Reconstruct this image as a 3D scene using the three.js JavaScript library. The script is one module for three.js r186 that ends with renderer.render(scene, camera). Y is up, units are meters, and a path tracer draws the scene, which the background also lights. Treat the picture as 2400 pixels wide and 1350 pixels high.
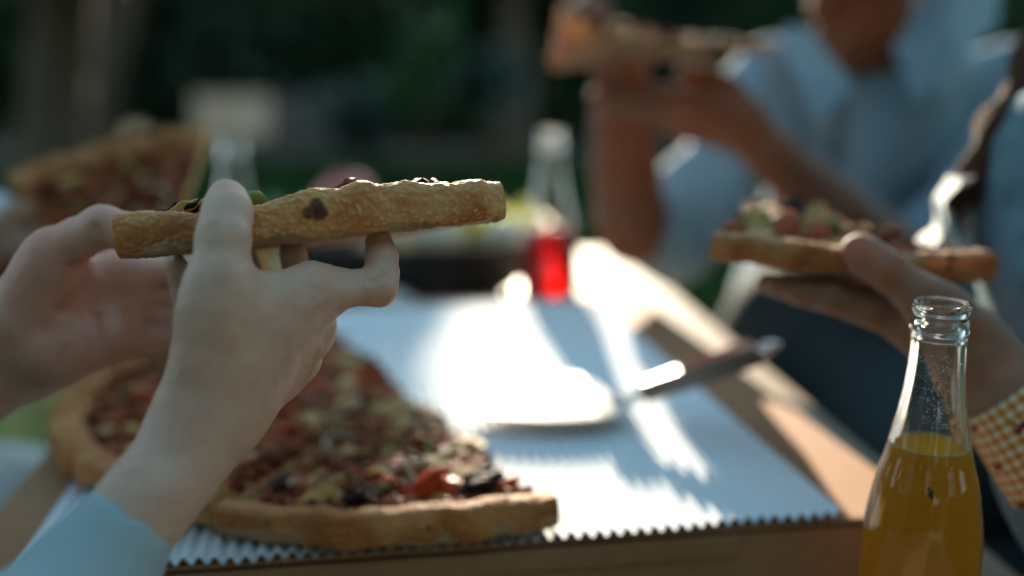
import * as THREE from 'three';
import { mergeGeometries, mergeVertices } from 'three/addons/utils/BufferGeometryUtils.js';
import { RoundedBoxGeometry } from 'three/addons/geometries/RoundedBoxGeometry.js';

// ---------------------------------------------------------------- camera, sky, sun, exposure
const scene = new THREE.Scene();
const EYE = 1.06, PITCH = THREE.MathUtils.degToRad(11.5), FPX = 2333;       // eye height above the lawn, 35 mm lens on a 2400 px wide frame
const camera = new THREE.PerspectiveCamera(2 * THREE.MathUtils.radToDeg(Math.atan(675 / FPX)), 16 / 9, 0.02, 200);
camera.position.set(0, EYE, 0);
camera.rotation.x = -PITCH;
camera.focus = 0.462;
camera.userData.fStop = camera.getFocalLength() / 19;
camera.updateMatrixWorld();
const SUN = new THREE.Vector3(-0.060, 0.315, -1).normalize();               // low sun behind the table
{ // clear afternoon sky: deep blue overhead, pale towards the horizon, a soft glow round the sun
  const w = 256, h = 128, d = new Float32Array(w * h * 4), dir = new THREE.Vector3();
  for (let j = 0; j < h; j++) for (let i = 0; i < w; i++) {
    const e = ((j + 0.5) / h - 0.5) * Math.PI, a = ((i + 0.5) / w - 0.5) * 2 * Math.PI;
    dir.set(Math.cos(e) * Math.cos(a), Math.sin(e), Math.cos(e) * Math.sin(a));
    const t = Math.pow(Math.max(0, dir.y), 0.55), g = Math.pow(Math.max(0, dir.dot(SUN)), 24);
    const c = [[0.50, 0.60, 0.62], [0.092, 0.225, 0.335], [0.75, 0.58, 0.36]];
    for (let k = 0; k < 3; k++) d[(j * w + i) * 4 + k] = c[0][k] * (1 - t) + c[1][k] * t + c[2][k] * g;
    d[(j * w + i) * 4 + 3] = 1;
  }
  const t = new THREE.DataTexture(d, w, h, THREE.RGBAFormat, THREE.FloatType);
  t.mapping = THREE.EquirectangularReflectionMapping; t.magFilter = t.minFilter = THREE.LinearFilter; t.needsUpdate = true;
  scene.background = scene.environment = t;
  scene.backgroundIntensity = scene.environmentIntensity = 0.6;
}
const sun = new THREE.DirectionalLight(new THREE.Color(1, 0.87, 0.66), 3.5);
sun.position.copy(SUN).multiplyScalar(30);
sun.target.position.set(0, 0.8, -1);
sun.position.add(sun.target.position);
sun.castShadow = true;
Object.assign(sun.shadow.camera, { left: -8, right: 8, top: 8, bottom: -8, near: 1, far: 70 });
sun.shadow.mapSize.set(4096, 4096);
scene.add(sun, sun.target);
const renderer = new THREE.WebGLRenderer({ antialias: true });
renderer.toneMapping = THREE.LinearToneMapping;
renderer.toneMappingExposure = 4.1;
renderer.shadowMap.enabled = true;

// ---------------------------------------------------------------- helpers
const V = (x, y, z) => new THREE.Vector3(x, y, z);
const cosP = Math.cos(PITCH), sinP = Math.sin(PITCH);
// a point of the place, measured in the photograph (2400 x 1350) and given its depth in metres
function P(px, py, Z) {
  const x = (px - 1200) / FPX * Z, yc = -(py - 675) / FPX * Z;
  return V(x, EYE + yc * cosP - Z * sinP, -(yc * sinP + Z * cosP));
}
const PH = (px, py, H) => P(px, py, H / ((py - 675) / FPX * cosP + sinP));   // on the level plane H below the eye
let seed = 7;
const reseed = (n) => { seed = n; };
const rnd = () => { seed = (seed + 0x6d2b79f5) | 0; let t = Math.imul(seed ^ (seed >>> 15), 1 | seed); t = (t + Math.imul(t ^ (t >>> 7), 61 | t)) ^ t; return ((t ^ (t >>> 14)) >>> 0) / 4294967296; };
const rr = (a, b) => a + (b - a) * rnd();
const clamp = (x, a = 0, b = 1) => Math.min(b, Math.max(a, x));
const sstep = (a, b, x) => { const t = clamp((x - a) / (b - a)); return t * t * (3 - 2 * t); };
const lerp = (a, b, t) => a + (b - a) * t;
const mix3 = (a, b, t) => [lerp(a[0], b[0], t), lerp(a[1], b[1], t), lerp(a[2], b[2], t)];
function hash(i, j, k) { let h = Math.imul(i, 374761393) ^ Math.imul(j, 668265263) ^ Math.imul(k, 2147483647 - 69069); h = Math.imul(h ^ (h >>> 13), 1274126177); return ((h ^ (h >>> 16)) >>> 0) / 4294967296; }
function noise(x, y, z) {
  const i = Math.floor(x), j = Math.floor(y), k = Math.floor(z);
  let u = x - i, v = y - j, w = z - k; u = u * u * (3 - 2 * u); v = v * v * (3 - 2 * v); w = w * w * (3 - 2 * w);
  const L = (a, b) => lerp(lerp(hash(i, j + a, k + b), hash(i + 1, j + a, k + b), u), 0, 0);
  return lerp(lerp(L(0, 0), L(1, 0), v), lerp(L(0, 1), L(1, 1), v), w) * 2 - 1;
}
const fbm = (x, y, z, o = 3) => { let s = 0, a = 0.5; for (let n = 0; n < o; n++) { s += a * noise(x, y, z); x = x * 2.03 + 7.1; y = y * 2.03 + 3.7; z = z * 2.03 + 1.3; a *= 0.5; } return s; };
function worley(x, y, z) {
  const i = Math.floor(x), j = Math.floor(y), k = Math.floor(z); let d = 9;
  for (let a = -1; a < 2; a++) for (let b = -1; b < 2; b++) for (let c = -1; c < 2; c++) {
    const p = i + a, q = j + b, r = k + c, dx = p + hash(p, q, r) - x, dy = q + hash(q + 31, r, p) - y, dz = r + hash(r, p + 17, q) - z;
    d = Math.min(d, dx * dx + dy * dy + dz * dz);
  }
  return Math.sqrt(d);
}
const used = {};
function numbered(name) { const n = used[name] = (used[name] ?? -1) + 1; return n ? `${name}_${String(n).padStart(3, '0')}` : name; }
function tag(o, label, category, group, kind) {
  if (label) o.userData.label = label; if (category) o.userData.category = category; if (group) o.userData.group = group; if (kind) o.userData.kind = kind;
  return o;
}
function thing(name, label, category, group, at) {
  const g = new THREE.Group(); g.name = numbered(name); if (at) g.position.copy(at); tag(g, label, category, group); scene.add(g); return g;
}
function part(name, geometry, material, parent, label) {      // a child; its geometry is given in world metres unless the parent is at the origin
  const m = new THREE.Mesh(geometry, material); m.name = name; m.castShadow = m.receiveShadow = true; if (label) m.userData.label = label;
  (parent ?? scene).add(m); return m;
}
function solo(name, geometry, material, label, category, group) { const m = part(numbered(name), geometry, material); return tag(m, label, category, group); }
const lin = (r, g, b) => new THREE.Color().setRGB(r, g, b);
const std = (c, roughness = 0.7, more = {}) => new THREE.MeshStandardMaterial({ color: Array.isArray(c) ? lin(...c) : c, roughness, side: THREE.DoubleSide, ...more });
const phys = (c, roughness = 0.7, more = {}) => new THREE.MeshPhysicalMaterial({ color: Array.isArray(c) ? lin(...c) : c, roughness, side: THREE.DoubleSide, ...more });
const painted = (roughness, more = {}) => std([1, 1, 1], roughness, { vertexColors: true, ...more });
function colorize(g, f) {                                     // pigment per vertex, linear
  const p = g.attributes.position, c = new Float32Array(p.count * 3);
  for (let i = 0; i < p.count; i++) c.set(f(p.getX(i), p.getY(i), p.getZ(i), i), i * 3);
  g.setAttribute('color', new THREE.BufferAttribute(c, 3)); return g;
}
function bump(g, f) {                                         // moves vertices along their normals
  const p = g.attributes.position, n = g.attributes.normal;
  for (let i = 0; i < p.count; i++) { const d = f(p.getX(i), p.getY(i), p.getZ(i), i); p.setXYZ(i, p.getX(i) + n.getX(i) * d, p.getY(i) + n.getY(i) * d, p.getZ(i) + n.getZ(i) * d); }
  g.computeVertexNormals(); return g;
}
function tex(w, h, f, srgb = true) {
  const d = new Uint8Array(w * h * 4);
  for (let j = 0; j < h; j++) for (let i = 0; i < w; i++) { const c = f(i, j); d.set([c[0] * 255, c[1] * 255, c[2] * 255, (c[3] ?? 1) * 255].map((x) => clamp(x, 0, 255)), (j * w + i) * 4); }
  const t = new THREE.DataTexture(d, w, h); t.wrapS = t.wrapT = THREE.RepeatWrapping; t.magFilter = THREE.LinearFilter; t.minFilter = THREE.LinearMipmapLinearFilter; t.generateMipmaps = true;
  if (srgb) t.colorSpace = THREE.SRGBColorSpace; t.needsUpdate = true; return t;
}
function grid(nu, nv, f, closeU = false) {                    // f(u, v) -> [x, y, z]; uv = u, v
  const pos = [], uv = [], idx = [];
  for (let j = 0; j <= nv; j++) for (let i = 0; i <= nu; i++) { pos.push(...f(i / nu, j / nv)); uv.push(i / nu, j / nv); }
  for (let j = 0; j < nv; j++) for (let i = 0; i < nu; i++) { const a = j * (nu + 1) + i, b = a + 1, c = a + nu + 1, d = c + 1; idx.push(a, b, d, a, d, c); }
  const g = new THREE.BufferGeometry(); g.setAttribute('position', new THREE.Float32BufferAttribute(pos, 3)); g.setAttribute('uv', new THREE.Float32BufferAttribute(uv, 2)); g.setIndex(idx); g.computeVertexNormals(); return g;
}
function sheet(points, thick, rows = 1) {                     // a flat or gently bent plate through 3D points, with thickness
  const n = points.length, c = points.reduce((s, p) => s.add(p), V(0, 0, 0)).multiplyScalar(1 / n), nor = V(0, 0, 0);
  for (let i = 0; i < n; i++) nor.add(points[i].clone().sub(c).cross(points[(i + 1) % n].clone().sub(c)));
  nor.normalize().multiplyScalar(thick / 2);
  const pos = [], tri = (a, b, d) => pos.push(...a.toArray(), ...b.toArray(), ...d.toArray());
  for (let i = 0; i < n; i++) {
    const a = points[i], b = points[(i + 1) % n], at = a.clone().add(nor), bt = b.clone().add(nor), ab = a.clone().sub(nor), bb = b.clone().sub(nor);
    tri(c.clone().add(nor), at, bt); tri(c.clone().sub(nor), bb, ab); tri(at, ab, bb); tri(at, bb, bt);
  }
  const g = new THREE.BufferGeometry(); g.setAttribute('position', new THREE.Float32BufferAttribute(pos, 3)); g.computeVertexNormals(); return g;
}
const clean = (g) => { const h = g.index ? g.toNonIndexed() : g; for (const k of Object.keys(h.attributes)) if (!['position', 'normal'].includes(k)) h.deleteAttribute(k); return h; };
const merge = (list) => mergeGeometries(list.map(clean));
function tubeOf(points, radii, sides = 16, closed = true) {   // a swept tube of changing radius
  const cur = new THREE.CatmullRomCurve3(points), n = (points.length - 1) * 6, fr = cur.computeFrenetFrames(n, false), pos = [], idx = [], uv = [];
  const rad = (t) => { const s = t * (radii.length - 1), i = Math.min(radii.length - 2, Math.floor(s)); return lerp(radii[i], radii[i + 1], s - i); };
  for (let i = 0; i <= n; i++) { const p = cur.getPoint(i / n), r = rad(i / n); for (let k = 0; k <= sides; k++) { const a = k / sides * Math.PI * 2; const q = p.clone().addScaledVector(fr.normals[i], Math.cos(a) * r).addScaledVector(fr.binormals[i], Math.sin(a) * r); pos.push(...q.toArray()); uv.push(k / sides, i / n); } }
  for (let i = 0; i < n; i++) for (let k = 0; k < sides; k++) { const a = i * (sides + 1) + k, b = a + 1, c = a + sides + 1, d = c + 1; idx.push(a, b, d, a, d, c); }
  if (closed) for (const i of [0, n]) { const c = pos.length / 3; pos.push(...cur.getPoint(i / n).toArray()); uv.push(0.5, i / n); for (let k = 0; k < sides; k++) { const a = i * (sides + 1) + k; i ? idx.push(a, c, a + 1) : idx.push(c, a, a + 1); } }
  const g = new THREE.BufferGeometry(); g.setAttribute('position', new THREE.Float32BufferAttribute(pos, 3)); g.setAttribute('uv', new THREE.Float32BufferAttribute(uv, 2)); g.setIndex(idx); g.computeVertexNormals(); return g;
}

// ---- bodies: tapered capsules joined by a smooth minimum, meshed by surface nets
const rc = (a, b, ra, rb) => { const d = b.clone().sub(a), l2 = Math.max(d.lengthSq(), 1e-12), dr = ra - rb; return { ax: a.x, ay: a.y, az: a.z, dx: d.x, dy: d.y, dz: d.z, ra, rb, l2, dr, a2: Math.max(l2 - dr * dr, 1e-12), il2: 1 / l2 }; };
function dCone(q, x, y, z) {                                  // rounded cone
  const px = x - q.ax, py = y - q.ay, pz = z - q.az, yy = px * q.dx + py * q.dy + pz * q.dz, zz = yy - q.l2;
  const cx = px * q.l2 - q.dx * yy, cy = py * q.l2 - q.dy * yy, cz = pz * q.l2 - q.dz * yy, x2 = cx * cx + cy * cy + cz * cz;
  const y2 = yy * yy * q.l2, z2 = zz * zz * q.l2, k = Math.sign(q.dr) * q.dr * q.dr * x2;
  if (Math.sign(zz) * q.a2 * z2 > k) return Math.sqrt(x2 + z2) * q.il2 - q.rb;
  if (Math.sign(yy) * q.a2 * y2 < k) return Math.sqrt(x2 + y2) * q.il2 - q.ra;
  return (Math.sqrt(x2 * q.a2 * q.il2) + yy * q.dr) * q.il2 - q.ra;
}
const smin = (a, b, k) => { const h = Math.max(k - Math.abs(a - b), 0) / k; return Math.min(a, b) - h * h * k * 0.25; };
const chain = (pts, rads) => pts.slice(1).map((p, i) => rc(pts[i], p, rads[i], rads[i + 1]));
function field({ core = [], k = 0.012, chains = [], creases = [], cuts = [], grain }) {
  return (x, y, z) => {
    let d = 1e3;
    for (const q of core) d = smin(d, dCone(q, x, y, z), q.k ?? k);
    let m = d;
    for (const c of chains) { let e = 1e3; for (const q of c.segs) e = smin(e, dCone(q, x, y, z), c.k ?? 0.004); m = Math.min(m, core.length ? smin(d, e, c.blend ?? 0.008) : e); }
    for (const q of cuts) m = -smin(-m, dCone(q, x, y, z), 0.006);
    if (m < 0.02) for (const c of creases) { const t = dCone(c.q, x, y, z); if (t < 4 * c.w) m += c.depth * Math.exp(-((t / c.w) ** 2)); }
    if (grain && Math.abs(m) < 0.02) m += grain(x, y, z);
    return m;
  };
}
const crease = (a, b, w, depth) => ({ q: rc(a, b, 1e-5, 1e-5), w, depth });
function boundsOf(spec, pad) {
  const lo = V(1e9, 1e9, 1e9), hi = V(-1e9, -1e9, -1e9);
  for (const q of [...(spec.core ?? []), ...(spec.chains ?? []).flatMap((c) => c.segs)]) for (const [x, y, z, r] of [[q.ax, q.ay, q.az, q.ra], [q.ax + q.dx, q.ay + q.dy, q.az + q.dz, q.rb]]) { lo.min(V(x - r, y - r, z - r)); hi.max(V(x + r, y + r, z + r)); }
  lo.addScalar(-pad); hi.addScalar(pad); return [lo, hi];
}
function mesher(spec, cell) {
  const f = field(spec), [lo, hi] = boundsOf(spec, cell * 3), N = [0, 1, 2].map((i) => Math.ceil((hi.getComponent(i) - lo.getComponent(i)) / cell) + 1), [nx, ny, nz] = N;
  const val = new Float32Array(nx * ny * nz).fill(1), B = 6, half = B * cell * 0.87 + 0.02;
  for (let bz = 0; bz < nz; bz += B) for (let by = 0; by < ny; by += B) for (let bx = 0; bx < nx; bx += B) {
    const c = f(lo.x + (bx + B / 2) * cell, lo.y + (by + B / 2) * cell, lo.z + (bz + B / 2) * cell), skip = Math.abs(c) > half;
    for (let k = bz; k < Math.min(bz + B, nz); k++) for (let j = by; j < Math.min(by + B, ny); j++) for (let i = bx; i < Math.min(bx + B, nx); i++)
      val[(k * ny + j) * nx + i] = skip ? c : f(lo.x + i * cell, lo.y + j * cell, lo.z + k * cell);
  }
  const id = new Int32Array(nx * ny * nz).fill(-1), pos = [], idx = [], off = [0, 1, nx, nx + 1, nx * ny, nx * ny + 1, nx * ny + nx, nx * ny + nx + 1];
  const E = [[0, 1], [2, 3], [4, 5], [6, 7], [0, 2], [1, 3], [4, 6], [5, 7], [0, 4], [1, 5], [2, 6], [3, 7]], C = [[0, 0, 0], [1, 0, 0], [0, 1, 0], [1, 1, 0], [0, 0, 1], [1, 0, 1], [0, 1, 1], [1, 1, 1]];
  for (let k = 0; k < nz - 1; k++) for (let j = 0; j < ny - 1; j++) for (let i = 0; i < nx - 1; i++) {
    const o = (k * ny + j) * nx + i; let m = 0;
    for (let c = 0; c < 8; c++) if (val[o + off[c]] < 0) m |= 1 << c;
    if (m === 0 || m === 255) continue;
    let x = 0, y = 0, z = 0, n = 0;
    for (const [a, b] of E) { const va = val[o + off[a]], vb = val[o + off[b]]; if ((va < 0) === (vb < 0)) continue; const t = va / (va - vb); x += lerp(C[a][0], C[b][0], t); y += lerp(C[a][1], C[b][1], t); z += lerp(C[a][2], C[b][2], t); n++; }
    id[o] = pos.length / 3; pos.push(lo.x + (i + x / n) * cell, lo.y + (j + y / n) * cell, lo.z + (k + z / n) * cell);
  }
  const quad = (a, b, c, d, s) => { if (a < 0 || b < 0 || c < 0 || d < 0) return; s ? idx.push(a, b, c, a, c, d) : idx.push(a, c, b, a, d, c); };
  for (let k = 1; k < nz - 1; k++) for (let j = 1; j < ny - 1; j++) for (let i = 1; i < nx - 1; i++) {
    const o = (k * ny + j) * nx + i, v = val[o] < 0;
    if (v !== val[o + 1] < 0) quad(id[o - nx - nx * ny], id[o - nx * ny], id[o], id[o - nx], v);
    if (v !== val[o + nx] < 0) quad(id[o - 1 - nx * ny], id[o - 1], id[o], id[o - nx * ny], v);
    if (v !== val[o + nx * ny] < 0) quad(id[o - 1 - nx], id[o - nx], id[o], id[o - 1], v);
  }
  const g = new THREE.BufferGeometry(); g.setAttribute('position', new THREE.Float32BufferAttribute(pos, 3)); g.setIndex(idx); g.computeVertexNormals(); return g;
}
const joined = (list) => mergeGeometries(list);
// ---------------------------------------------------------------- setting: lawn
const lawnTex = tex(512, 512, (i, j) => { const n = fbm(i / 40, j / 40, 1, 4), m = noise(i / 2.3, j / 2.3, 4), s = 0.21 + 0.07 * n + 0.06 * m; return [s * 0.50, s * 0.98, s * 0.38]; });
{
  const t = lawnTex.clone(); t.repeat.set(60, 60); t.needsUpdate = true;
  const g = new THREE.PlaneGeometry(160, 160, 1, 1); g.rotateX(-Math.PI / 2);
  tag(part('lawn', g, phys([1, 1, 1], 1, { map: t, specularIntensity: 0.1 })), null, null, null, 'structure');
}
// grass blades near enough to be seen past the table
{
  reseed(11);
  const bl = new THREE.BufferGeometry();
  bl.setAttribute('position', new THREE.Float32BufferAttribute([-0.004, 0, 0, 0.004, 0, 0, 0.006, 0.05, 0.012], 3)); bl.computeVertexNormals();
  const N = 26000, im = new THREE.InstancedMesh(bl, phys([0.02, 0.062, 0.014], 0.9, { transmission: 0.2, thickness: 0, specularIntensity: 0.15 }), N), q = new THREE.Object3D(), c = new THREE.Color();
  for (let n = 0; n < N; n++) {
    q.position.set(rr(-6, 6), 0.002, -rr(0.6, 13)); q.rotation.set(rr(-0.3, 0.3), rr(0, 6.3), rr(-0.3, 0.3)); const s = rr(0.8, 1.9); q.scale.set(s, s, s); q.updateMatrix(); im.setMatrixAt(n, q.matrix);
    const v = rr(0.7, 1.3); im.setColorAt(n, c.setRGB(v * rr(0.9, 1.3), v, v * 0.9));
  }
  im.name = 'grass'; im.castShadow = im.receiveShadow = true; tag(im, 'short green grass blades on the lawn', 'grass', null, 'stuff'); scene.add(im);
}
// ---------------------------------------------------------------- trees, shrubs, fence behind
const leafGeo = (() => {                                       // one leaf, folded along its rib
  const g = new THREE.BufferGeometry(), p = [[0, 0, 0], [0.26, 0.3, 0.06], [0.24, 0.65, 0.05], [0, 1, -0.08], [-0.24, 0.65, 0.05], [-0.26, 0.3, 0.06], [0, 0.5, -0.04]];
  g.setAttribute('position', new THREE.Float32BufferAttribute(p.flat(), 3)); g.setIndex([0, 1, 6, 1, 2, 6, 2, 3, 6, 3, 4, 6, 4, 5, 6, 5, 0, 6]); g.computeVertexNormals(); return g;
})();
const barkMat = std([0.085, 0.058, 0.036], 0.95);
const leafMats = [[0.030, 0.085, 0.022], [0.022, 0.058, 0.022], [0.05, 0.105, 0.025]].map((c) => phys(c, 0.6, { transmission: 0.2, thickness: 0 }));
function leaves(clumps, n, size, mat) {                        // clumps: [x, y, z, radius]; leaves gather near each clump's skin
  const im = new THREE.InstancedMesh(leafGeo, mat, n), q = new THREE.Object3D(), c = new THREE.Color(), W = clumps.map((k) => k[3] * k[3]), T = W.reduce((a, b) => a + b);
  for (let i = 0; i < n; i++) {
    let t = rnd() * T, k = 0; while (t > W[k] && k < clumps.length - 1) t -= W[k++];
    const [x, y, z, r] = clumps[k], u = rr(-1, 1), a = rr(0, 6.2832), w = Math.sqrt(1 - u * u), d = r * Math.pow(rnd(), 0.4);
    q.position.set(x + w * Math.cos(a) * d, Math.max(0.03, y + u * d * 0.85), z + w * Math.sin(a) * d); q.rotation.set(rr(0, 6.3), rr(0, 6.3), rr(0, 6.3)); const s = size * rr(0.7, 1.4); q.scale.set(s, s, s); q.updateMatrix(); im.setMatrixAt(i, q.matrix);
    const v = rr(0.65, 1.3); im.setColorAt(i, c.setRGB(v * rr(0.85, 1.2), v, v * rr(0.8, 1.1)));
  }
  im.castShadow = im.receiveShadow = true; return im;
}
function tree(label, base, trunkPts, trunkR, limbs, clumps, n, size, mat) {
  const t = thing('tree', label, 'tree', 'trees behind the table', base);
  const tr = tubeOf(trunkPts.map((p) => V(...p)), trunkR, 14); bump(tr, (x, y, z) => 0.03 * trunkR[0] / 0.2 * fbm(x * 14, y * 3, z * 14, 3)); part('trunk', tr, barkMat, t);
  for (const [pts, r] of limbs) part('limb', tubeOf(pts.map((p) => V(...p)), r, 8), barkMat, t);
  const cr = leaves(clumps, n, size, mat); cr.name = 'crown'; cr.userData.kind = 'stuff'; t.add(cr); return t;
}
reseed(21);
{ // the tree whose crown keeps the two hands in shade
  const clumps = [];
  // crown: a rounded mass whose ragged skirt ends just beside the sun's path to the table
  for (let i = 0; i < 40; i++) { const y = rr(1.9, 4.3), x = rr(-1.9, 1.5), z = rr(-0.9, 0.9); clumps.push([x, y, z, rr(0.3, 0.5)]); }
  const edgeAt = (y) => 2.40 + 0.17 * sstep(2.46, 2.66, y) + 0.03 * sstep(2.7, 3.2, y);
  for (let i = 0; i < 22; i++) { const y = rr(2.2, 3.1), r = rr(0.10, 0.16); clumps.push([edgeAt(y) - r - rr(0, 0.12), y, rr(-0.6, 0.6), r]); }
  for (let i = 0; i < 44; i++) { const y = rr(1.75, 3.7), edge = edgeAt(y), r = rr(0.2, 0.34), x = edge - r * 0.9 - Math.pow(rnd(), 1.4) * 0.9; clumps.push([x, y, rr(-0.7, 0.7), r]); }
  tree('broad leafy tree with a thick dark trunk and wide low crown', V(-2.95, 0, -6.4), [[0, 0, 0], [0.05, 0.9, 0], [0.22, 1.8, 0.02], [0.3, 2.7, 0], [0.3, 3.6, 0]], [0.26, 0.2, 0.18, 0.14, 0.07],
    [[[[0.2, 1.9, 0], [1.0, 2.4, 0.1], [2.1, 2.9, 0]], [0.1, 0.07, 0.03]], [[[0.15, 1.5, 0], [-0.5, 2.2, -0.1], [-1.3, 2.8, 0]], [0.1, 0.07, 0.03]], [[[0.28, 2.4, 0], [0.5, 3.1, 0.5], [0.9, 3.6, 0.6]], [0.08, 0.05, 0.02]]], clumps, 24000, 0.12, leafMats[1]);
}
{
  const cl = (n, x0, x1, y0, y1, r0, r1) => Array.from({ length: n }, () => [rr(x0, x1), rr(y0, y1), rr(-0.8, 0.8), rr(r0, r1)]);
  tree('slender tree with a bare brown trunk behind the fence', V(0.05, 0, -15.2), [[0, 0, 0], [0.04, 1.2, 0], [-0.04, 2.4, 0], [0.1, 3.4, 0]], [0.3, 0.26, 0.22, 0.1], [[[[0, 2, 0], [0.5, 2.7, 0], [0.9, 3.1, 0]], [0.09, 0.06, 0.03]]], cl(16, -1.3, 1.4, 2.7, 3.5, 0.4, 0.6), 3600, 0.2, leafMats[0]);
  tree('old tree with a leaning forked trunk beyond the lawn', V(-5.6, 0, -13.2), [[0, 0, 0], [0.25, 1.1, 0], [0.7, 2.2, 0], [1.2, 3.2, 0]], [0.34, 0.28, 0.22, 0.12], [[[[0.3, 1.2, 0], [-0.2, 2.2, 0], [-0.7, 3.1, 0]], [0.18, 0.13, 0.06]]], cl(16, -1.6, 2.0, 2.8, 3.6, 0.4, 0.6), 3600, 0.2, leafMats[1]);
}
const shrubSpots = [[-8.6, -17.6, 0], [-6.3, -18.2, 1], [-4.0, -17.4, 1], [-1.9, -18.1, 0], [0.3, -17.3, 0], [2.4, -18.0, 1], [4.6, -17.4, 0], [6.9, -18.2, 1], [9.2, -17.6, 0], [-2.5, -19.0, 1], [-3.6, -19.2, 0], [-9.6, -20.4, 1], [-7.4, -20.0, 1], [-5.1, -20.3, 0], [-2.8, -20.2, 1], [-0.8, -20.1, 1], [1.4, -20.3, 0], [3.5, -20.2, 1], [5.8, -20.2, 1], [8.0, -20.1, 0]];
const shrubWords = ['evergreen shrub filling the far hedge behind the lawn', 'evergreen shrub filling the far hedge behind the lawn'];
for (const [x, z, k] of shrubSpots) {
  const s = thing('hedge_shrub', shrubWords[k], 'shrub', 'shrubs of the far hedge', V(x, 0, z));
  const cl = [];
  for (let i = 0; i < 44; i++) cl.push([rr(-1.3, 1.3), rr(0.25, 3.4), rr(-0.7, 0.7), rr(0.4, 0.62)]);
  const f = leaves(cl, 9000, 0.27, leafMats[k]); f.name = 'foliage'; f.userData.kind = 'stuff'; s.add(f);
  for (let i = 0; i < 4; i++) part('stem', tubeOf([V(rr(-0.4, 0.4), 0, 0), V(rr(-0.6, 0.6), 1.2, rr(-0.2, 0.2)), V(rr(-0.9, 0.9), 2.8, 0)], [0.07, 0.05, 0.02], 6), barkMat, s);
}
{ // a lighter, sunlit bush in front of the hedge
  for (const [x, z, n, label] of [[-0.95, -11.2, 0, 'low bright green bush with long arching leaves'], [-0.35, -11.8, 1, 'grey green bush beside the arching one'], [-1.95, -12.6, 2, 'small glossy leaved bush in front of the picket fence']]) {
    const s = thing('bush', label, 'bush', null, V(x, 0, z)), cl = [];
    for (let i = 0; i < 12; i++) cl.push([rr(-0.35, 0.35), n === 2 ? rr(0.35, 0.95) : rr(0.9, n ? 1.5 : 1.75), rr(-0.3, 0.3), rr(0.16, 0.3)]);
    const f = leaves(cl, 700, 0.16, phys(n ? [0.07, 0.13, 0.10] : [0.045, 0.15, 0.03], n ? 0.16 : 0.3, { transmission: 0.42, thickness: 0 })); f.name = 'foliage'; f.userData.kind = 'stuff'; s.add(f);
    for (let i = 0; i < 5; i++) part('stem', tubeOf([V(rr(-0.1, 0.1), 0, 0), V(rr(-0.2, 0.2), 0.6, 0), V(rr(-0.3, 0.3), 1.2, rr(-0.2, 0.2))], [0.03, 0.02, 0.01], 6), barkMat, s);
  }
}
{ // pale picket fence at the end of the lawn
  const fence = thing('picket_fence', 'low pale picket fence at the end of the lawn', 'fence', null, V(-4.6, 0, -14.6));
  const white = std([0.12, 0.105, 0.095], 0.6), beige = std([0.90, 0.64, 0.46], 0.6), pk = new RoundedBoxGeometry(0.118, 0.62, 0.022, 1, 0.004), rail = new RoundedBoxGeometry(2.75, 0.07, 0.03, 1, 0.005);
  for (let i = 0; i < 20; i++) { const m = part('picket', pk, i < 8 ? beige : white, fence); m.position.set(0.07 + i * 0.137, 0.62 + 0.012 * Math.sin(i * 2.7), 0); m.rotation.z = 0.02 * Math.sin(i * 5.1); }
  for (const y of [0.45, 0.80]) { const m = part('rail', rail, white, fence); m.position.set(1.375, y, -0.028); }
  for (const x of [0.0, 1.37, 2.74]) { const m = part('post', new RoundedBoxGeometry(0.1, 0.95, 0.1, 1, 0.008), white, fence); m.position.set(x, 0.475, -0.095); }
}
{ // low bank of bare earth in front of the hedge
  const g = grid(60, 6, (u, v) => [lerp(-11, 11, u), 0.004 + 0.10 * Math.sin(Math.PI * v) * (1 + 0.4 * noise(u * 30, v * 3, 2)), lerp(-15.2, -17.4, v)]);
  tag(part('earth_bank', g, std([0.16, 0.115, 0.085], 0.95)), null, null, null, 'structure');
}

{ // tall garden trees on the camera's side of the table: they close off the low sky there, so the light comes from above
  reseed(91);
  const spots = [[-4.6, 3.4, 'garden tree with a crooked trunk near the benches'], [-1.6, 4.9, 'garden tree with a straight grey trunk near the benches'], [1.5, 4.6, 'garden tree with a short stout trunk near the benches'], [4.3, 3.2, 'garden tree with a twin forked trunk near the benches'], [5.8, 0.2, 'garden tree with a slim bare trunk beside the lawn']];
  spots.forEach(([x, z, label], k) => {
    const cl = []; for (let i = 0; i < 26; i++) cl.push([rr(-1.7, 1.7), rr(0.7, 5.2), rr(-0.7, 0.7), rr(0.55, 0.8)]);
    tree(label, V(x, 0, z), [[0, 0, 0], [0.12 * (k - 2), 1.2, 0], [0.05, 2.6, 0.1], [0.1, 4.4, 0]], [0.2 + 0.03 * (k % 3), 0.18, 0.14, 0.06], [[[[0, 1.8, 0], [0.6, 2.6, 0.1], [1.1, 3.6, 0]], [0.09, 0.06, 0.03]], [[[0, 2.1, 0], [-0.6, 3.0, 0.1], [-1.1, 4.0, 0]], [0.08, 0.05, 0.03]]], cl, 7000, 0.26, leafMats[k % 2]);
  });
}
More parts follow.
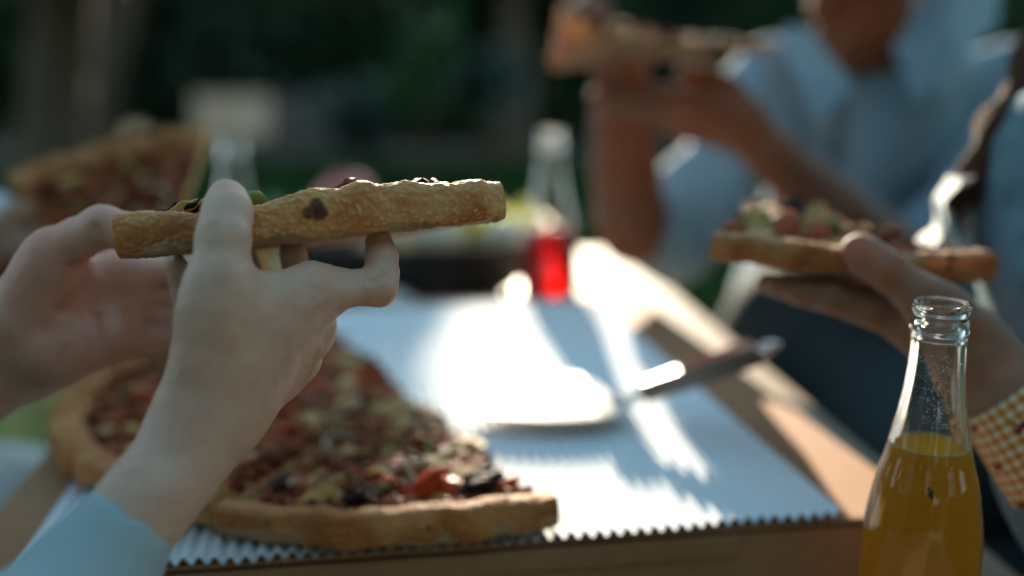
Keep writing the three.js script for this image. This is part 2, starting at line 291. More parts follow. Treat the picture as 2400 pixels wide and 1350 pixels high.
// ---------------------------------------------------------------- table, benches
const woodTex = (a, b, sd) => tex(512, 512, (i, j) => { const g = noise(i / 9 + 2.5 * noise(j / 160, i / 60, sd), j / 220, sd) * 0.5 + noise(i / 2.2, j / 90, sd + 4) * 0.35 + noise(i / 60, j / 300, sd + 9) * 0.4, t = clamp(0.5 + 0.6 * g); return mix3(a, b, t); });
const tableWood = woodTex([0.60, 0.52, 0.45], [0.80, 0.72, 0.64], 3), darkWood = woodTex([0.09, 0.085, 0.085], [0.19, 0.175, 0.165], 8);
const TAB = 0.75;
const TURN = Math.atan(0.09);
function plankUV(g, L, W) { const p = g.attributes.position, n = g.attributes.normal, uv = []; const o = rnd(); for (let i = 0; i < p.count; i++) { const side = Math.abs(n.getX(i)) > 0.6 ? p.getY(i) : p.getX(i); uv.push(side / 0.3 + o, p.getZ(i) / 0.9 + o * 3); } g.setAttribute('uv', new THREE.Float32BufferAttribute(uv, 2)); return g; }
{
  reseed(31);
  // origin at the middle of the table's right edge line at f = 0.62, z axis along the table
  const t = thing('picnic_table', 'weathered wooden plank table standing on the lawn', 'table', null, V(0.33, 0, -0.62)); t.rotation.y = TURN;
  const W = 0.62, L0 = 1.15, L1 = -1.28, n = 5, pw = W / n;       // local z: +1.15 behind the camera to -1.28 at the far end
  const m1 = std([1, 1, 1], 0.42, { map: tableWood, bumpMap: tableWood, bumpScale: 0.0006 });
  for (let i = 0; i < n; i++) {
    const l = L0 - L1, g = new RoundedBoxGeometry(pw - 0.005, 0.03, l + rr(-0.006, 0.006), 2, 0.005);
    const m = part('plank', plankUV(g), m1, t); m.position.set(-pw * (i + 0.5), TAB - 0.015, (L0 + L1) / 2);
  }
  for (const z of [0.75, -0.9]) {
    const b = part('crossbeam', plankUV(new RoundedBoxGeometry(W - 0.04, 0.06, 0.05, 1, 0.004)), m1, t); b.position.set(-W / 2, TAB - 0.06, z);
    for (const s of [-1, 1]) { const g = new RoundedBoxGeometry(0.07, 0.75, 0.05, 1, 0.005), q = part('leg', plankUV(g), m1, t); q.position.set(-W / 2 + s * 0.22, 0.345, z - 0.052); q.rotation.z = s * 0.16; }
  }
}
function bench(label, x, z, len) {
  const b = thing('bench', label, 'bench', null, V(x, 0, z)); b.rotation.y = TURN;
  const m = std([1, 1, 1], 0.6, { map: darkWood, bumpMap: darkWood, bumpScale: 0.0008 });
  for (let i = 0; i < 3; i++) { const q = part('plank', plankUV(new RoundedBoxGeometry(0.1, 0.028, len, 2, 0.005)), m, b); q.position.set((i - 1) * 0.106, 0.436, 0); }
  for (const s of [-1, 1]) { const q = part('leg', plankUV(new RoundedBoxGeometry(0.26, 0.42, 0.05, 1, 0.005)), m, b); q.position.set(0, 0.211, s * (len / 2 - 0.22)); }
}
bench('dark plank bench where the two people in denim sit', 0.76, -0.95, 2.3);
bench('dark plank bench where the two people in pale sleeves sit', -0.74, -0.25, 2.2);

// ---------------------------------------------------------------- pizza box and liner
const A9 = Math.atan2(0.156, 0.988), EF = V(-Math.sin(A9), 0, -Math.cos(A9)), EL = V(-Math.cos(A9), 0, Math.sin(A9));
const CORNER = V(0.199, 0, -0.557);                              // the liner's front right corner seen from above
const onBox = (l, f, y) => CORNER.clone().addScaledVector(EL, l).addScaledVector(EF, f).setY(y);
const LINER = EYE - 0.25, BOXTOP = LINER - 0.0062;
const kraft = tex(256, 256, (i, j) => { const s = 1 + 0.05 * fbm(i / 20, j / 20, 2, 3) + 0.06 * noise(i / 1.6, j / 1.6, 5) + 0.03 * noise(i / 1.2, j / 14, 8); return [0.64 * s, 0.455 * s, 0.31 * s]; });
const kraftMat = std([1, 1, 1], 0.72, { map: kraft });
function boxUV(g, s = 0.12) { const p = g.attributes.position, n = g.attributes.normal, uv = []; for (let i = 0; i < p.count; i++) { const a = Math.abs(n.getX(i)), b = Math.abs(n.getY(i)); uv.push(...(b > 0.6 ? [p.getX(i), p.getZ(i)] : a > 0.6 ? [p.getZ(i), p.getY(i)] : [p.getX(i), p.getY(i)]).map((c) => c / s)); } g.setAttribute('uv', new THREE.Float32BufferAttribute(uv, 2)); return g; }
{
  const o = onBox(0.47 + 0.035, 0.004, TAB + 0.001);             // front left foot of the box
  const b = thing('pizza_box', 'brown cardboard pizza box under the white corrugated liner', 'box', null, o); b.rotation.y = A9;
  // in local axes +x runs right along the front, -z runs back
  const W = 0.47 + 0.035 + 0.06, L = 0.66, H = BOXTOP - TAB - 0.001, t = 0.003, wall = (n, sx, sy, sz, x, y, z, rot) => { const m = part(n, boxUV(new RoundedBoxGeometry(sx, sy, sz, 2, 0.0012)), kraftMat, b); m.position.set(x, y, z); if (rot) m.rotation.set(...rot); return m; };
  wall('base', W - 2 * t - 0.002, t, L - 2 * t - 0.002, W / 2, t / 2, -L / 2);
  wall('front_wall', W - 0.004, H - t - 0.0025, t, W / 2, (H - t - 0.0025) / 2, -t / 2);
  wall('back_wall', W - 0.004, H - t - 0.0025, t, W / 2, (H - t - 0.0025) / 2, -L + t / 2);
  for (const x of [t / 2, W - t / 2]) wall('side_wall', t, H - t - 0.0025, L - 0.001, x, (H - t - 0.0025) / 2, -L / 2);
  wall('lid', W + 0.003, t, L + 0.003, W / 2, H - t / 2, -L / 2);
  wall('front_flap', W * 0.36, 0.014, 0.0022, W * 0.60, H - t - 0.0085, 0.0016, [0.06, 0, 0]);
  wall('front_flap', W * 0.50, 0.024, 0.0022, W * 0.16 + 0.06, H - t - 0.0135, 0.0016, [0.05, 0, 0]);
}
{ // single-faced corrugated liner: flutes run from the front edge to the back
  const W = 0.47, L = 0.62, PITCHF = 0.0082, AMP = 0.0021, T = 0.0007, n = Math.round(W / PITCHF) * 12, rows = 26, pos = [], idx = [];
  const at = (i, j, s) => {
    const l = i / n * W, f = j / rows * L, edge = 0.0022 * noise(l * 40, j ? 5 : 1, 3) * (j === 0 || j === rows ? 1 : 0);
    const wob = 0.0007 * noise(l * 9, f * 9, 1) + 0.0016 * Math.max(0, noise(l * 5, f * 4, 6));
    return onBox(l, f + edge, LINER + AMP * Math.sin(i / 12 * Math.PI * 2) - AMP + wob + s * T / 2 - 0.0005);
  };
  for (const s of [1, -1]) for (let j = 0; j <= rows; j++) for (let i = 0; i <= n; i++) pos.push(...at(i, j, s).toArray());
  const M = (rows + 1) * (n + 1), id = (i, j, s) => (s > 0 ? 0 : M) + j * (n + 1) + i;
  for (let j = 0; j < rows; j++) for (let i = 0; i < n; i++) for (const s of [1, -1]) { const a = id(i, j, s), b2 = id(i + 1, j, s), c = id(i + 1, j + 1, s), d = id(i, j + 1, s); s > 0 ? idx.push(a, c, b2, a, d, c) : idx.push(a, b2, c, a, c, d); }
  for (let i = 0; i < n; i++) for (const j of [0, rows]) idx.push(id(i, j, 1), id(i, j, -1), id(i + 1, j, -1), id(i, j, 1), id(i + 1, j, -1), id(i + 1, j, 1));
  for (let j = 0; j < rows; j++) for (const i of [0, n]) idx.push(id(i, j, 1), id(i, j, -1), id(i, j + 1, -1), id(i, j, 1), id(i, j + 1, -1), id(i, j + 1, 1));
  const g = new THREE.BufferGeometry(); g.setAttribute('position', new THREE.Float32BufferAttribute(pos, 3)); g.setIndex(idx); g.computeVertexNormals();
  // grease specks and crumbs' stains on the paper
  reseed(44); const spots = Array.from({ length: 34 }, () => { const p = onBox(rr(0, 0.3), rr(0.02, 0.5), 0); return [p.x, p.z, rr(0.001, 0.0045), rnd()]; });
  colorize(g, (x, y, z) => { let c = [0.78, 0.80, 0.825]; for (const [a, b, r, k] of spots) { const d = Math.hypot(x - a, z - b); if (d < r) c = mix3(c, [0.42, 0.22, 0.12], 0.25 + 0.4 * k); } return c; });
  solo('corrugated_liner', g, phys([1, 1, 1], 0.7, { vertexColors: true, specularIntensity: 0.2 }), 'white corrugated paper liner on the brown pizza box', 'paper liner');
}
// ---------------------------------------------------------------- pizza slices
const R0 = 0.235, HALF = Math.PI / 8;
const crustMat = phys([1, 1, 1], 0.66, { vertexColors: true, specularIntensity: 0.6 }), sauceMat = phys([1, 1, 1], 0.55, { vertexColors: true, specularIntensity: 0.2 });
const crustThin = phys([1, 1, 1], 0.75, { vertexColors: true, specularIntensity: 0.6, transmission: 0.42, thickness: 0 });   // baked dough lets some light through
const bit = (c, r = 0.55, m = {}) => phys(c, r + 0.12, { specularIntensity: 0.2, ...m });
const pieceMat = { ham: bit([0.36, 0.085, 0.038], 0.35), meat: bit([0.18, 0.038, 0.012], 0.35), mushroom: bit([0.50, 0.30, 0.12], 0.4), onion: bit([0.52, 0.42, 0.28], 0.3, { transmission: 0.2, thickness: 0 }), pepper: bit([0.48, 0.05, 0.010], 0.25), green: bit([0.16, 0.17, 0.03], 0.35), char: bit([0.022, 0.012, 0.009], 0.5), cheese: bit([0.52, 0.28, 0.075], 0.35) };
function lump(sx, sy, sz, sd, detail = 2, rough = 0.28) {        // an irregular morsel
  let g = mergeVertices(new THREE.IcosahedronGeometry(1, detail).deleteAttribute('normal').deleteAttribute('uv')); const p = g.attributes.position;
  for (let i = 0; i < p.count; i++) { const x = p.getX(i), y = p.getY(i), z = p.getZ(i), s = 1 + rough * (noise(x * 1.4 + sd, y * 1.4, z * 1.4) + 0.5 * noise(x * 3.4 + sd, y * 3.4, z * 3.4)); p.setXYZ(i, x * s * sx, y * s * sy, z * s * sz); }
  g.computeVertexNormals(); return g;
}
function mushroomGeo(s, sd) {                                    // a cut mushroom: cap and stalk outline, a few millimetres thick
  const sh = new THREE.Shape(); sh.moveTo(-0.2, -0.9); sh.bezierCurveTo(-0.3, -0.4, -0.25, -0.2, -0.3, 0); sh.bezierCurveTo(-0.8, -0.15, -1.1, 0.0, -1, 0.25); sh.bezierCurveTo(-0.8, 0.85, 0.8, 0.9, 1, 0.25); sh.bezierCurveTo(1.1, 0, 0.8, -0.15, 0.3, 0); sh.bezierCurveTo(0.25, -0.2, 0.3, -0.5, 0.22, -0.9); sh.closePath();
  const g = new THREE.ExtrudeGeometry(sh, { depth: 0.16, bevelEnabled: true, bevelSize: 0.06, bevelThickness: 0.06, bevelSegments: 1, curveSegments: 5 }); g.rotateX(-Math.PI / 2); g.scale(s, s, s);
  const p = g.attributes.position; for (let i = 0; i < p.count; i++) p.setY(i, p.getY(i) + 0.22 * s * noise(p.getX(i) / s * 0.9 + sd, 0, p.getZ(i) / s * 0.9)); g.computeVertexNormals(); return g;
}
function onionGeo(r, arc, sd) { const pts = []; for (let i = 0; i <= 8; i++) { const a = i / 8 * arc; pts.push(V(Math.cos(a) * r * (1 + 0.12 * Math.sin(a * 2 + sd)), 0.0012 + 0.0015 * Math.sin(a * 3 + sd), Math.sin(a) * r)); } return tubeOf(pts, [0.0013, 0.0019, 0.0018, 0.0012], 6); }
reseed(51);
const bank = {
  ham: [0, 1, 2].map((i) => lump(0.0085, 0.003, 0.0062, i * 9, 3, 0.5)), meat: [0, 1, 2].map((i) => lump(0.0062, 0.0036, 0.0055, i * 5 + 2, 3, 0.6)), mushroom: [0, 1, 2].map((i) => mushroomGeo(0.0095 + 0.002 * i, i * 3)),
  onion: [onionGeo(0.011, 3.6, 1), onionGeo(0.014, 2.6, 2), onionGeo(0.009, 5.4, 4)], pepper: [0, 1].map((i) => lump(0.013, 0.0035, 0.006, 40 + i * 5, 3, 0.4)), green: [0, 1].map((i) => lump(0.0065, 0.0042, 0.005, 60 + i, 2, 0.18)),
  char: [0, 1].map((i) => lump(0.0080, 0.0032, 0.0052, 70 + i * 3, 4, 0.75)), cheese: [0, 1, 2].map((i) => lump(0.010, 0.0024, 0.0072, 80 + i * 7, 3, 0.6)),
};
const pieceName = { ham: 'ham_piece', meat: 'meat_piece', mushroom: 'mushroom_slice', onion: 'onion_strip', pepper: 'pepper_piece', green: 'green_pepper_piece', char: 'charred_piece', cheese: 'cheese_lump' };
const crumbGeo = [0, 1, 2].map((i) => lump(0.0034, 0.0026, 0.003, 90 + i * 3, 1, 0.4));
const RIM = 0.021;
// local frame: tip at the origin, slice lying in x-z, crust towards +z, y up
function makeSlice(o) {
  const { bake = 0, label, sd, fine = 1, fold = 0, sag = 0, extra = [], count = 44, R = R0, rim = RIM } = o;
  reseed(sd * 101 + 3);
  const t = thing('pizza_slice', label, 'pizza slice', o.group);
  const nT = Math.round(56 * fine), nR = Math.round(54 * fine), spots = o.spots ?? Array.from({ length: 2 }, () => [rr(-HALF, HALF), rr(0.5, 0.95), rr(0.0015, 0.003), 1.2]);
  const rs = []; for (let i = 0; i <= nR; i++) { const s = i / nR; rs.push(s < 0.45 ? s / 0.45 * 0.80 : 0.80 + 0.20 * Math.sin((s - 0.45) / 0.55 * Math.PI / 2)); }
  const edge = (a) => R * (1 + 0.010 * noise(a * 9, sd, 1) + 0.006 * noise(a * 24, sd, 5)), hi = (a) => rim * (1 + 0.16 * noise(a * 7, sd, 2) + 0.09 * noise(a * 21, sd, 3));
  const bend = (x, y, z) => [x, y + fold * Math.sqrt(x * x + 0.0004) - sag * Math.pow(Math.max(0, R - z) / R, 2) * 0.1, z];
  const topAt = (r, a) => { const Re = edge(a), h = hi(a), w = 0.0070, s = clamp((r - (Re - w)) / w), mid = 0.45 * h, rise = 0.0065 + (h - 0.0065) * sstep(Re - 0.034, Re - 0.012, r); return s > 0 ? mid + (rise - mid) * Math.pow(Math.max(0, 1 - Math.pow(s, 3.2)), 1 / 3.2) : rise; };
  const botAt = (r, a) => { const Re = edge(a), w = 0.0055, s = clamp((r - (Re - w)) / w); return 0.45 * hi(a) * (1 - Math.pow(Math.max(0, 1 - Math.pow(s, 2.6)), 1 / 2.6)); };
  const surf = (fn, i0 = 0) => grid(nT, nR, (u, v) => { const a = lerp(-HALF, HALF, u), r = rs[Math.round(v * nR)] * edge(a), y = fn(r, a); return bend(Math.sin(a) * r, y, Math.cos(a) * r); });
  const top = surf(topAt), bot = surf(botAt);
  const flip = (g) => { const ix = g.index.array; for (let i = 0; i < ix.length; i += 3) { const k = ix[i]; ix[i] = ix[i + 1]; ix[i + 1] = k; } g.computeVertexNormals(); return g; };
  flip(top);
  const sides = [-1, 1].map((s) => { const g = grid(nR, 6, (u, v) => { const a = s * HALF, r = rs[Math.round(u * nR)] * edge(a); const j = 0.0009 * noise(r * 190, v * 3, s + sd), y = lerp(botAt(r, a), topAt(r, a), v); return bend(Math.sin(a) * r + s * j * Math.sin(Math.PI * v), y, Math.cos(a) * r); }); return s > 0 ? flip(g) : g; });
  const dough = joined([top, bot, ...sides]); dough.deleteAttribute('uv');
  // crisp blisters on the baked rim
  const fs = fine > 1.5 ? 1 : 0.8, isSide = (i) => i >= top.attributes.position.count * 2;
  bump(dough, (x, y, z, i) => {
    const r = Math.hypot(x, z), Re = R, on = sstep(Re - 0.03, Re - 0.012, r); if (isSide(i)) return 0;
    const a = Math.atan2(x, z), endFade = sstep(0, 0.02, HALF - Math.abs(a));
    const wl = worley(x * 420, y * 420, z * 420), wl2 = worley(x * 210 + 9, y * 210, z * 210);
    let d = on * endFade * (0.0012 * fs * (0.55 - wl) + 0.0009 * (0.5 - wl2) + 0.0011 * noise(x * 90, y * 90, z * 90));
    for (const [sa, sy, sr] of spots) { const q = Math.hypot((a - sa) * R, y - sy * rim); if (on > 0.5 && r > Re - 0.012) d += 0.0016 * Math.exp(-((q / sr) ** 2)); }
    return d + (y < 0.002 ? 0.0004 * noise(x * 300, 1, z * 300) : 0);
  });
  colorize(dough, (x, y, z, i) => {
    const r = Math.hypot(x, z), a = Math.atan2(x, z), on = sstep(R - 0.03, R - 0.012, r), n = fbm(x * 55 + sd, y * 55, z * 55, 3), m = worley(x * 420, y * 420, z * 420), yy = y - fold * Math.abs(x);
    if (isSide(i)) return mix3([0.64, 0.44, 0.20], [0.48, 0.25, 0.085], clamp(0.5 + n * 1.4));
    let c = mix3([0.49, 0.150, 0.034], [0.66, 0.310, 0.110], clamp(0.5 + 1.9 * n)); c = mix3(c, [0.76, 0.48, 0.24], clamp((0.40 - m) * 3)); c = mix3(c, [0.33, 0.088, 0.016], sstep(0.12, 0.42, fbm(x * 26 + 7 + sd, y * 40, z * 26, 3)) * 0.75);
    c = mix3(c, [0.36, 0.125, 0.03], bake * clamp(0.6 + 1.5 * fbm(x * 34, y * 50, z * 34 + sd, 3)));
    if (on < 0.6 && i < top.attributes.position.count) c = mix3(c, [0.45, 0.17, 0.06], 0.7 * (1 - on));
    if (i >= top.attributes.position.count && r < R - 0.002) c = mix3([0.47, 0.29, 0.14], [0.28, 0.14, 0.06], clamp(0.45 + 1.6 * fbm(x * 40, 3, z * 40, 3)));
    for (const [sa, sy, sr, k] of spots) { const q = Math.hypot((a - sa) * R, yy - sy * rim) / sr + 0.35 * noise(x * 300, y * 300, z * 300); if (r > R - 0.02 && q < 1.25) c = mix3(c, mix3([0.16, 0.05, 0.014], [0.05, 0.02, 0.01], clamp(1 - q * (0.6 + k))), sstep(1.25, 0.85, q)); }
    return c;
  });
  part('crust', dough, o.thin ? crustThin : crustMat, t);
  // sauce and melted cheese
  const rin = R - 0.021;
  const sauce = flip(grid(Math.round(44 * fine), Math.round(56 * fine), (u, v) => { const a = lerp(-HALF, HALF, u) * 0.985, r = 0.003 + v * (rin - 0.003) * (1 + 0.03 * noise(a * 20, sd, 8)), x = Math.sin(a) * r, z = Math.cos(a) * r; const e = Math.min(sstep(0, 0.05, v), sstep(1, 0.94, v)) * Math.min(sstep(0, 0.04, u), sstep(1, 0.96, u)); return bend(x, topAt(r, a) - 0.0006 + e * (0.0026 + 0.0026 * fbm(x * 120 + sd, 1, z * 120, 3)), z); }));
  sauce.deleteAttribute('uv');
  colorize(sauce, (x, y, z) => { const n = fbm(x * 60 + sd * 3, 2, z * 60, 3), m = fbm(x * 150, 5 + sd, z * 150, 2); let c = mix3([0.20, 0.024, 0.007], [0.28, 0.060, 0.015], clamp(0.5 + n * 1.6)); c = mix3(c, [0.40, 0.165, 0.05], sstep(0.10, 0.4, m)); return mix3(c, [0.10, 0.035, 0.02], sstep(0.2, 0.45, fbm(x * 70, 9, z * 70 + sd, 2)) * 0.7); });
  const sp = part('sauce', sauce, sauceMat, t);
  // fine crumbs of mince on the sauce
  const cr = [], q = new THREE.Object3D();
  const place = (a, r, up) => { const y = topAt(r, a) + up, x = Math.sin(a) * r, z = Math.cos(a) * r; return bend(x, y, z); };
  for (let i = 0; i < (o.crumbs ?? 260); i++) { const r = rin * Math.sqrt(rr(0.02, 0.97)), a = rr(-0.95, 0.95) * HALF, g = crumbGeo[i % 3].clone(); q.position.set(...place(a, r, 0.0026 + rr(0, 0.0012))); q.rotation.set(rr(0, 6), rr(0, 6), rr(0, 6)); const s = rr(0.6, 1.35); q.scale.set(s, s, s); q.updateMatrix(); g.applyMatrix4(q.matrix); const c = [[0.28, 0.070, 0.026], [0.19, 0.042, 0.014], [0.36, 0.13, 0.06], [0.10, 0.024, 0.010]][Math.floor(rnd() * 4)]; colorize(g, () => c); cr.push(g); }
  tag(part('mince', joined(cr), sauceMat, t), null, null, null, 'stuff');
  const kinds = ['ham', 'meat', 'ham', 'meat', 'meat', 'ham', 'mushroom', 'onion', 'cheese', 'green', 'meat', 'char', 'pepper', 'ham', 'meat', 'mushroom'];
  const add = (k, a, r, s, ry, tilt, up = 0.0042) => { const g = bank[k][Math.floor(rnd() * bank[k].length)], m = part(pieceName[k], g, pieceMat[k], t); m.position.set(...place(a, r, up)); m.rotation.set(tilt * Math.sin(ry), ry, tilt * Math.cos(ry)); m.scale.setScalar(s); return m; };
  for (let i = 0; i < count; i++) add(kinds[Math.floor(rnd() * kinds.length)], rr(-0.88, 0.88) * HALF, (rin - 0.006) * Math.sqrt(rr(0.03, 0.96)), rr(0.7, 1.3), rr(0, 6.3), rr(-0.4, 0.4), 0.0034 + rr(0, 0.002));
  for (const [k, a, r, s, ry, tilt, up] of extra) add(k, a * HALF, r, s, ry, tilt, up);
  return t;
}
// set a slice so that its crust runs from L to R (its outer foot) and its tip points along `tip`
function poseSlice(t, L, R, tip, R_ = R0) {
  const u = R.clone().sub(L).normalize(), w = tip.clone().addScaledVector(u, -tip.dot(u)).normalize();    // u along the crust, w towards the tip
  // local +z = -w (crust side), local +y = up = w x u? chosen so that y points up
  const z = w.clone().negate(); let x = u.clone(); let y = z.clone().cross(x); if (y.y < 0) { x.negate(); y.negate(); }
  const m = new THREE.Matrix4().makeBasis(x, y, z), mid = L.clone().add(R).multiplyScalar(0.5);
  t.quaternion.setFromRotationMatrix(m); t.position.copy(mid).addScaledVector(w, R_ * Math.cos(HALF) * 0.995); return t;
}
// four slices still lying on the liner: the near and left half of a large pizza
{
  const C = V(-0.085, LINER + 0.001, -0.772), a0 = Math.atan2(0.105, 0.216);            // angle of the first cut, from +z towards +x
  const words = [
    ['pizza slice on the liner with its front crust in sunlight', 1.5], ['pizza slice on the liner behind the bare forearm', 1.2],
    ['pizza slice whose brown crust overhangs the side of the box', 1], ['farthest pizza slice on the liner, behind the hands', 1]];
  words.forEach(([label, fine], i) => {
    const t = makeSlice({ label, fine: fine * 1.3, bake: 0.8, sd: 3 + i, group: 'pizza slices left on the liner', count: 90, crumbs: 750, R: 0.257,
      extra: i === 0 ? [['mushroom', -0.42, 0.211, 1.15, 0.6, 0.5, 0.009], ['onion', -0.02, 0.209, 1.2, 1.2, 0.5, 0.008], ['pepper', 0.22, 0.211, 1.35, 0.4, 0.5, 0.010], ['pepper', 0.36, 0.208, 1.0, 2.0, 0.4, 0.011], ['char', 0.60, 0.218, 1.5, 0.2, 0.3, 0.011], ['char', 0.68, 0.214, 1.3, 1.2, 0.4, 0.010], ['char', -0.22, 0.217, 1.3, 0.4, 0.2, 0.008], ['pepper', 0.78, 0.218, 0.9, 0.3, 0.2, 0.009], ['cheese', -0.5, 0.217, 1.0, 1, 0.2, 0.008]] : [] });
    const a = a0 - HALF - i * 2 * HALF; t.rotation.y = a; const push = [0.012, 0.004, 0.006, 0.004][i];
    t.position.set(C.x + Math.sin(a) * push, C.y + [0.0, 0.0012, 0.0, 0.001][i], C.z + Math.cos(a) * push);
    t.rotation.z = [0, 0.01, 0, 0][i];
  });
}
// the slice in the two near hands
const sliceA = makeSlice({ label: 'pizza slice held up in two hands with its crust facing out', fine: 3.2, sd: 17, rim: 0.0198, count: 40,
  spots: [[0.012, 0.60, 0.0043, 0.2], [-0.008, 0.55, 0.0026, 1.2]],
  extra: [['green', -0.34, 0.212, 1.25, 1.2, 0.1, 0.008], ['cheese', -0.40, 0.211, 0.7, 0.2, 0.2, 0.006], ['meat', 0.21, 0.216, 0.9, 0.6, 0.2, 0.0045], ['meat', 0.15, 0.214, 0.6, 2, 0.2, 0.005], ['char', 0.60, 0.214, 1.3, 0.3, 0.1, 0.0030], ['meat', 0.68, 0.215, 0.9, 1.1, 0.2, 0.0042], ['char', 0.52, 0.212, 0.9, 1.4, 0.1, 0.0032], ['cheese', -0.80, 0.212, 1.35, 0.1, 0.5, 0.005], ['meat', -0.88, 0.212, 1.0, 0.7, 0.2, 0.004], ['char', -0.78, 0.209, 1.1, 0.1, 0.4, 0.008]] });
poseSlice(sliceA, P(312, 604, 0.454), P(1160, 516, 0.474), V(0.06, -Math.tan(0.155), -1));
// the slice held out by the person in the denim jacket
const sliceC = makeSlice({ label: 'pizza slice on the palm above the juice bottle', fine: 1.6, thin: true, bake: 0.35, sd: 23, count: 60, crumbs: 300, rim: 0.016,
  extra: [['green', -0.75, 0.15, 1.3, 0.2, 0.5, 0.010], ['mushroom', -0.66, 0.17, 1.1, 1, 0.6, 0.010], ['green', -0.6, 0.18, 1.2, 1, 0.5, 0.008], ['ham', -0.45, 0.19, 1.5, 1, 0.6, 0.011], ['mushroom', 0.0, 0.15, 1.2, 1, 0.7, 0.012], ['green', 0.05, 0.16, 1.3, 2, 0.5, 0.012], ['char', -0.2, 0.14, 1.7, 1, 0.5, 0.014], ['ham', -0.2, 0.19, 1.3, 1, 0.5, 0.01], ['meat', 0.25, 0.19, 1.5, 0, 0.5, 0.01], ['meat', 0.5, 0.18, 1.5, 0, 0.5, 0.01]] });
poseSlice(sliceC, P(1652, 608, 0.60), P(2335, 662, 0.615), V(-0.12, 0.05, -1));
// the slice across the table, its toppings turned to us
const sliceD = makeSlice({ label: 'pizza slice tilted to show its toppings with crust uppermost', fine: 1.1, bake: 0.95, sd: 29, count: 58, rim: 0.016 });
poseSlice(sliceD, P(18, 445, 0.90), P(512, 322, 0.92), P(290, 860, 0.785).sub(P(265, 380, 0.91)));
// the bent slice near the mouth of the person in the pale blue shirt
const sliceE = makeSlice({ label: 'folded pizza slice lifted towards the mouth', fine: 1.1, thin: true, sd: 31, fold: 0.62, count: 40, rim: 0.017 });
poseSlice(sliceE, P(1345, 215, 0.99), P(1330, 165, 1.13), P(1720, 130, 1.12).sub(P(1338, 185, 1.06)));
// ---------------------------------------------------------------- bottles
const outer = [[13.3, 0], [13.55, 1.2], [13.6, 2.6], [13.3, 4.4], [12.5, 5.8], [12.35, 7], [12.6, 8.2], [13.4, 9.6], [13.95, 11.4], [13.9, 13.2], [13.3, 14.6], [12.8, 15.6], [12.75, 16.6], [12.95, 17.2], [12.9, 17.9], [12.65, 18.6], [12.65, 21], [12.85, 27], [13.4, 35], [14.6, 46], [16.3, 57], [18.6, 68], [21.1, 80], [24.2, 91], [26.4, 103], [28.2, 115], [29.0, 127], [29.3, 145], [29.3, 190], [28.6, 199], [26, 204], [0.01, 203]];
function profile(pts, H) { return pts.map(([r, h]) => new THREE.Vector2(r / 1000, H - h / 1000)); }
const smoothProfile = (pts, n) => new THREE.SplineCurve(pts).getPoints(n);
const innerAt = (h) => { const n = outer.length; for (let i = 1; i < n; i++) if (outer[i][1] >= h && outer[i - 1][1] <= h && outer[i][1] > outer[i - 1][1]) { const t = (h - outer[i - 1][1]) / (outer[i][1] - outer[i - 1][1]); return lerp(outer[i - 1][0], outer[i][0], t); } return outer[n - 2][0]; };
function bottle(label, at, H, level, juiceMat, glassMat, seg, withLip = true) {
  const k = H / 0.204, b = thing('juice_bottle', label, 'bottle', null, at);
  const out = profile(outer, 0.204), inn = [];
  for (let h = 196; h >= 22; h -= 6) inn.push([Math.max(0.01, innerAt(h) - 2.4), h]);
  inn.unshift([0.01, 199], [20, 198.5]); inn.push([10.0, 18], [9.2, 10], [9.1, 5], [9.6, 1.6], [11.2, 0.1]);
  const lipClose = [[13.3, 0]];
  const lathe = new THREE.LatheGeometry([...smoothProfile(out, 150).reverse().slice(0), ...profile(inn.slice().reverse(), 0.204)], seg);
  lathe.scale(k, k, k); part('glass', lathe, glassMat, b);
  const jp = [[0.01, 198]]; jp.push([19, 197.8]); for (let h = 196; h > level; h -= 5) jp.push([innerAt(h) - 1.5, h]); jp.push([innerAt(level) - 1.5, level - 0.6], [innerAt(level) - 2.6, level], [0.01, level + 0.5]);
  const jg = new THREE.LatheGeometry(profile(jp, 0.204), seg); jg.scale(k, k, k); part('juice', jg, juiceMat, b);
  return b;
}
const clear = phys([1, 1, 1], 0.015, { transmission: 1, thickness: 0.003, ior: 1.5, attenuationColor: lin(0.86, 0.93, 0.84), attenuationDistance: 0.04 });
const clearFar = phys([1, 1, 1], 0.035, { transmission: 1, thickness: 0.003, ior: 1.5, attenuationColor: lin(0.86, 0.93, 0.84), attenuationDistance: 0.04 });
const orange = phys([0.98, 0.40, 0.006], 0.75, { transmission: 0.28, thickness: 0.05, ior: 1.34, attenuationColor: lin(0.98, 0.55, 0.03), attenuationDistance: 0.06 });
const BOT = V(0.2113, TAB + 0.0008, -0.4777);
const near = bottle('glass bottle of orange juice with a printed code on its neck', BOT, EYE - 0.105 - TAB, 73.5, orange, clear, 128);
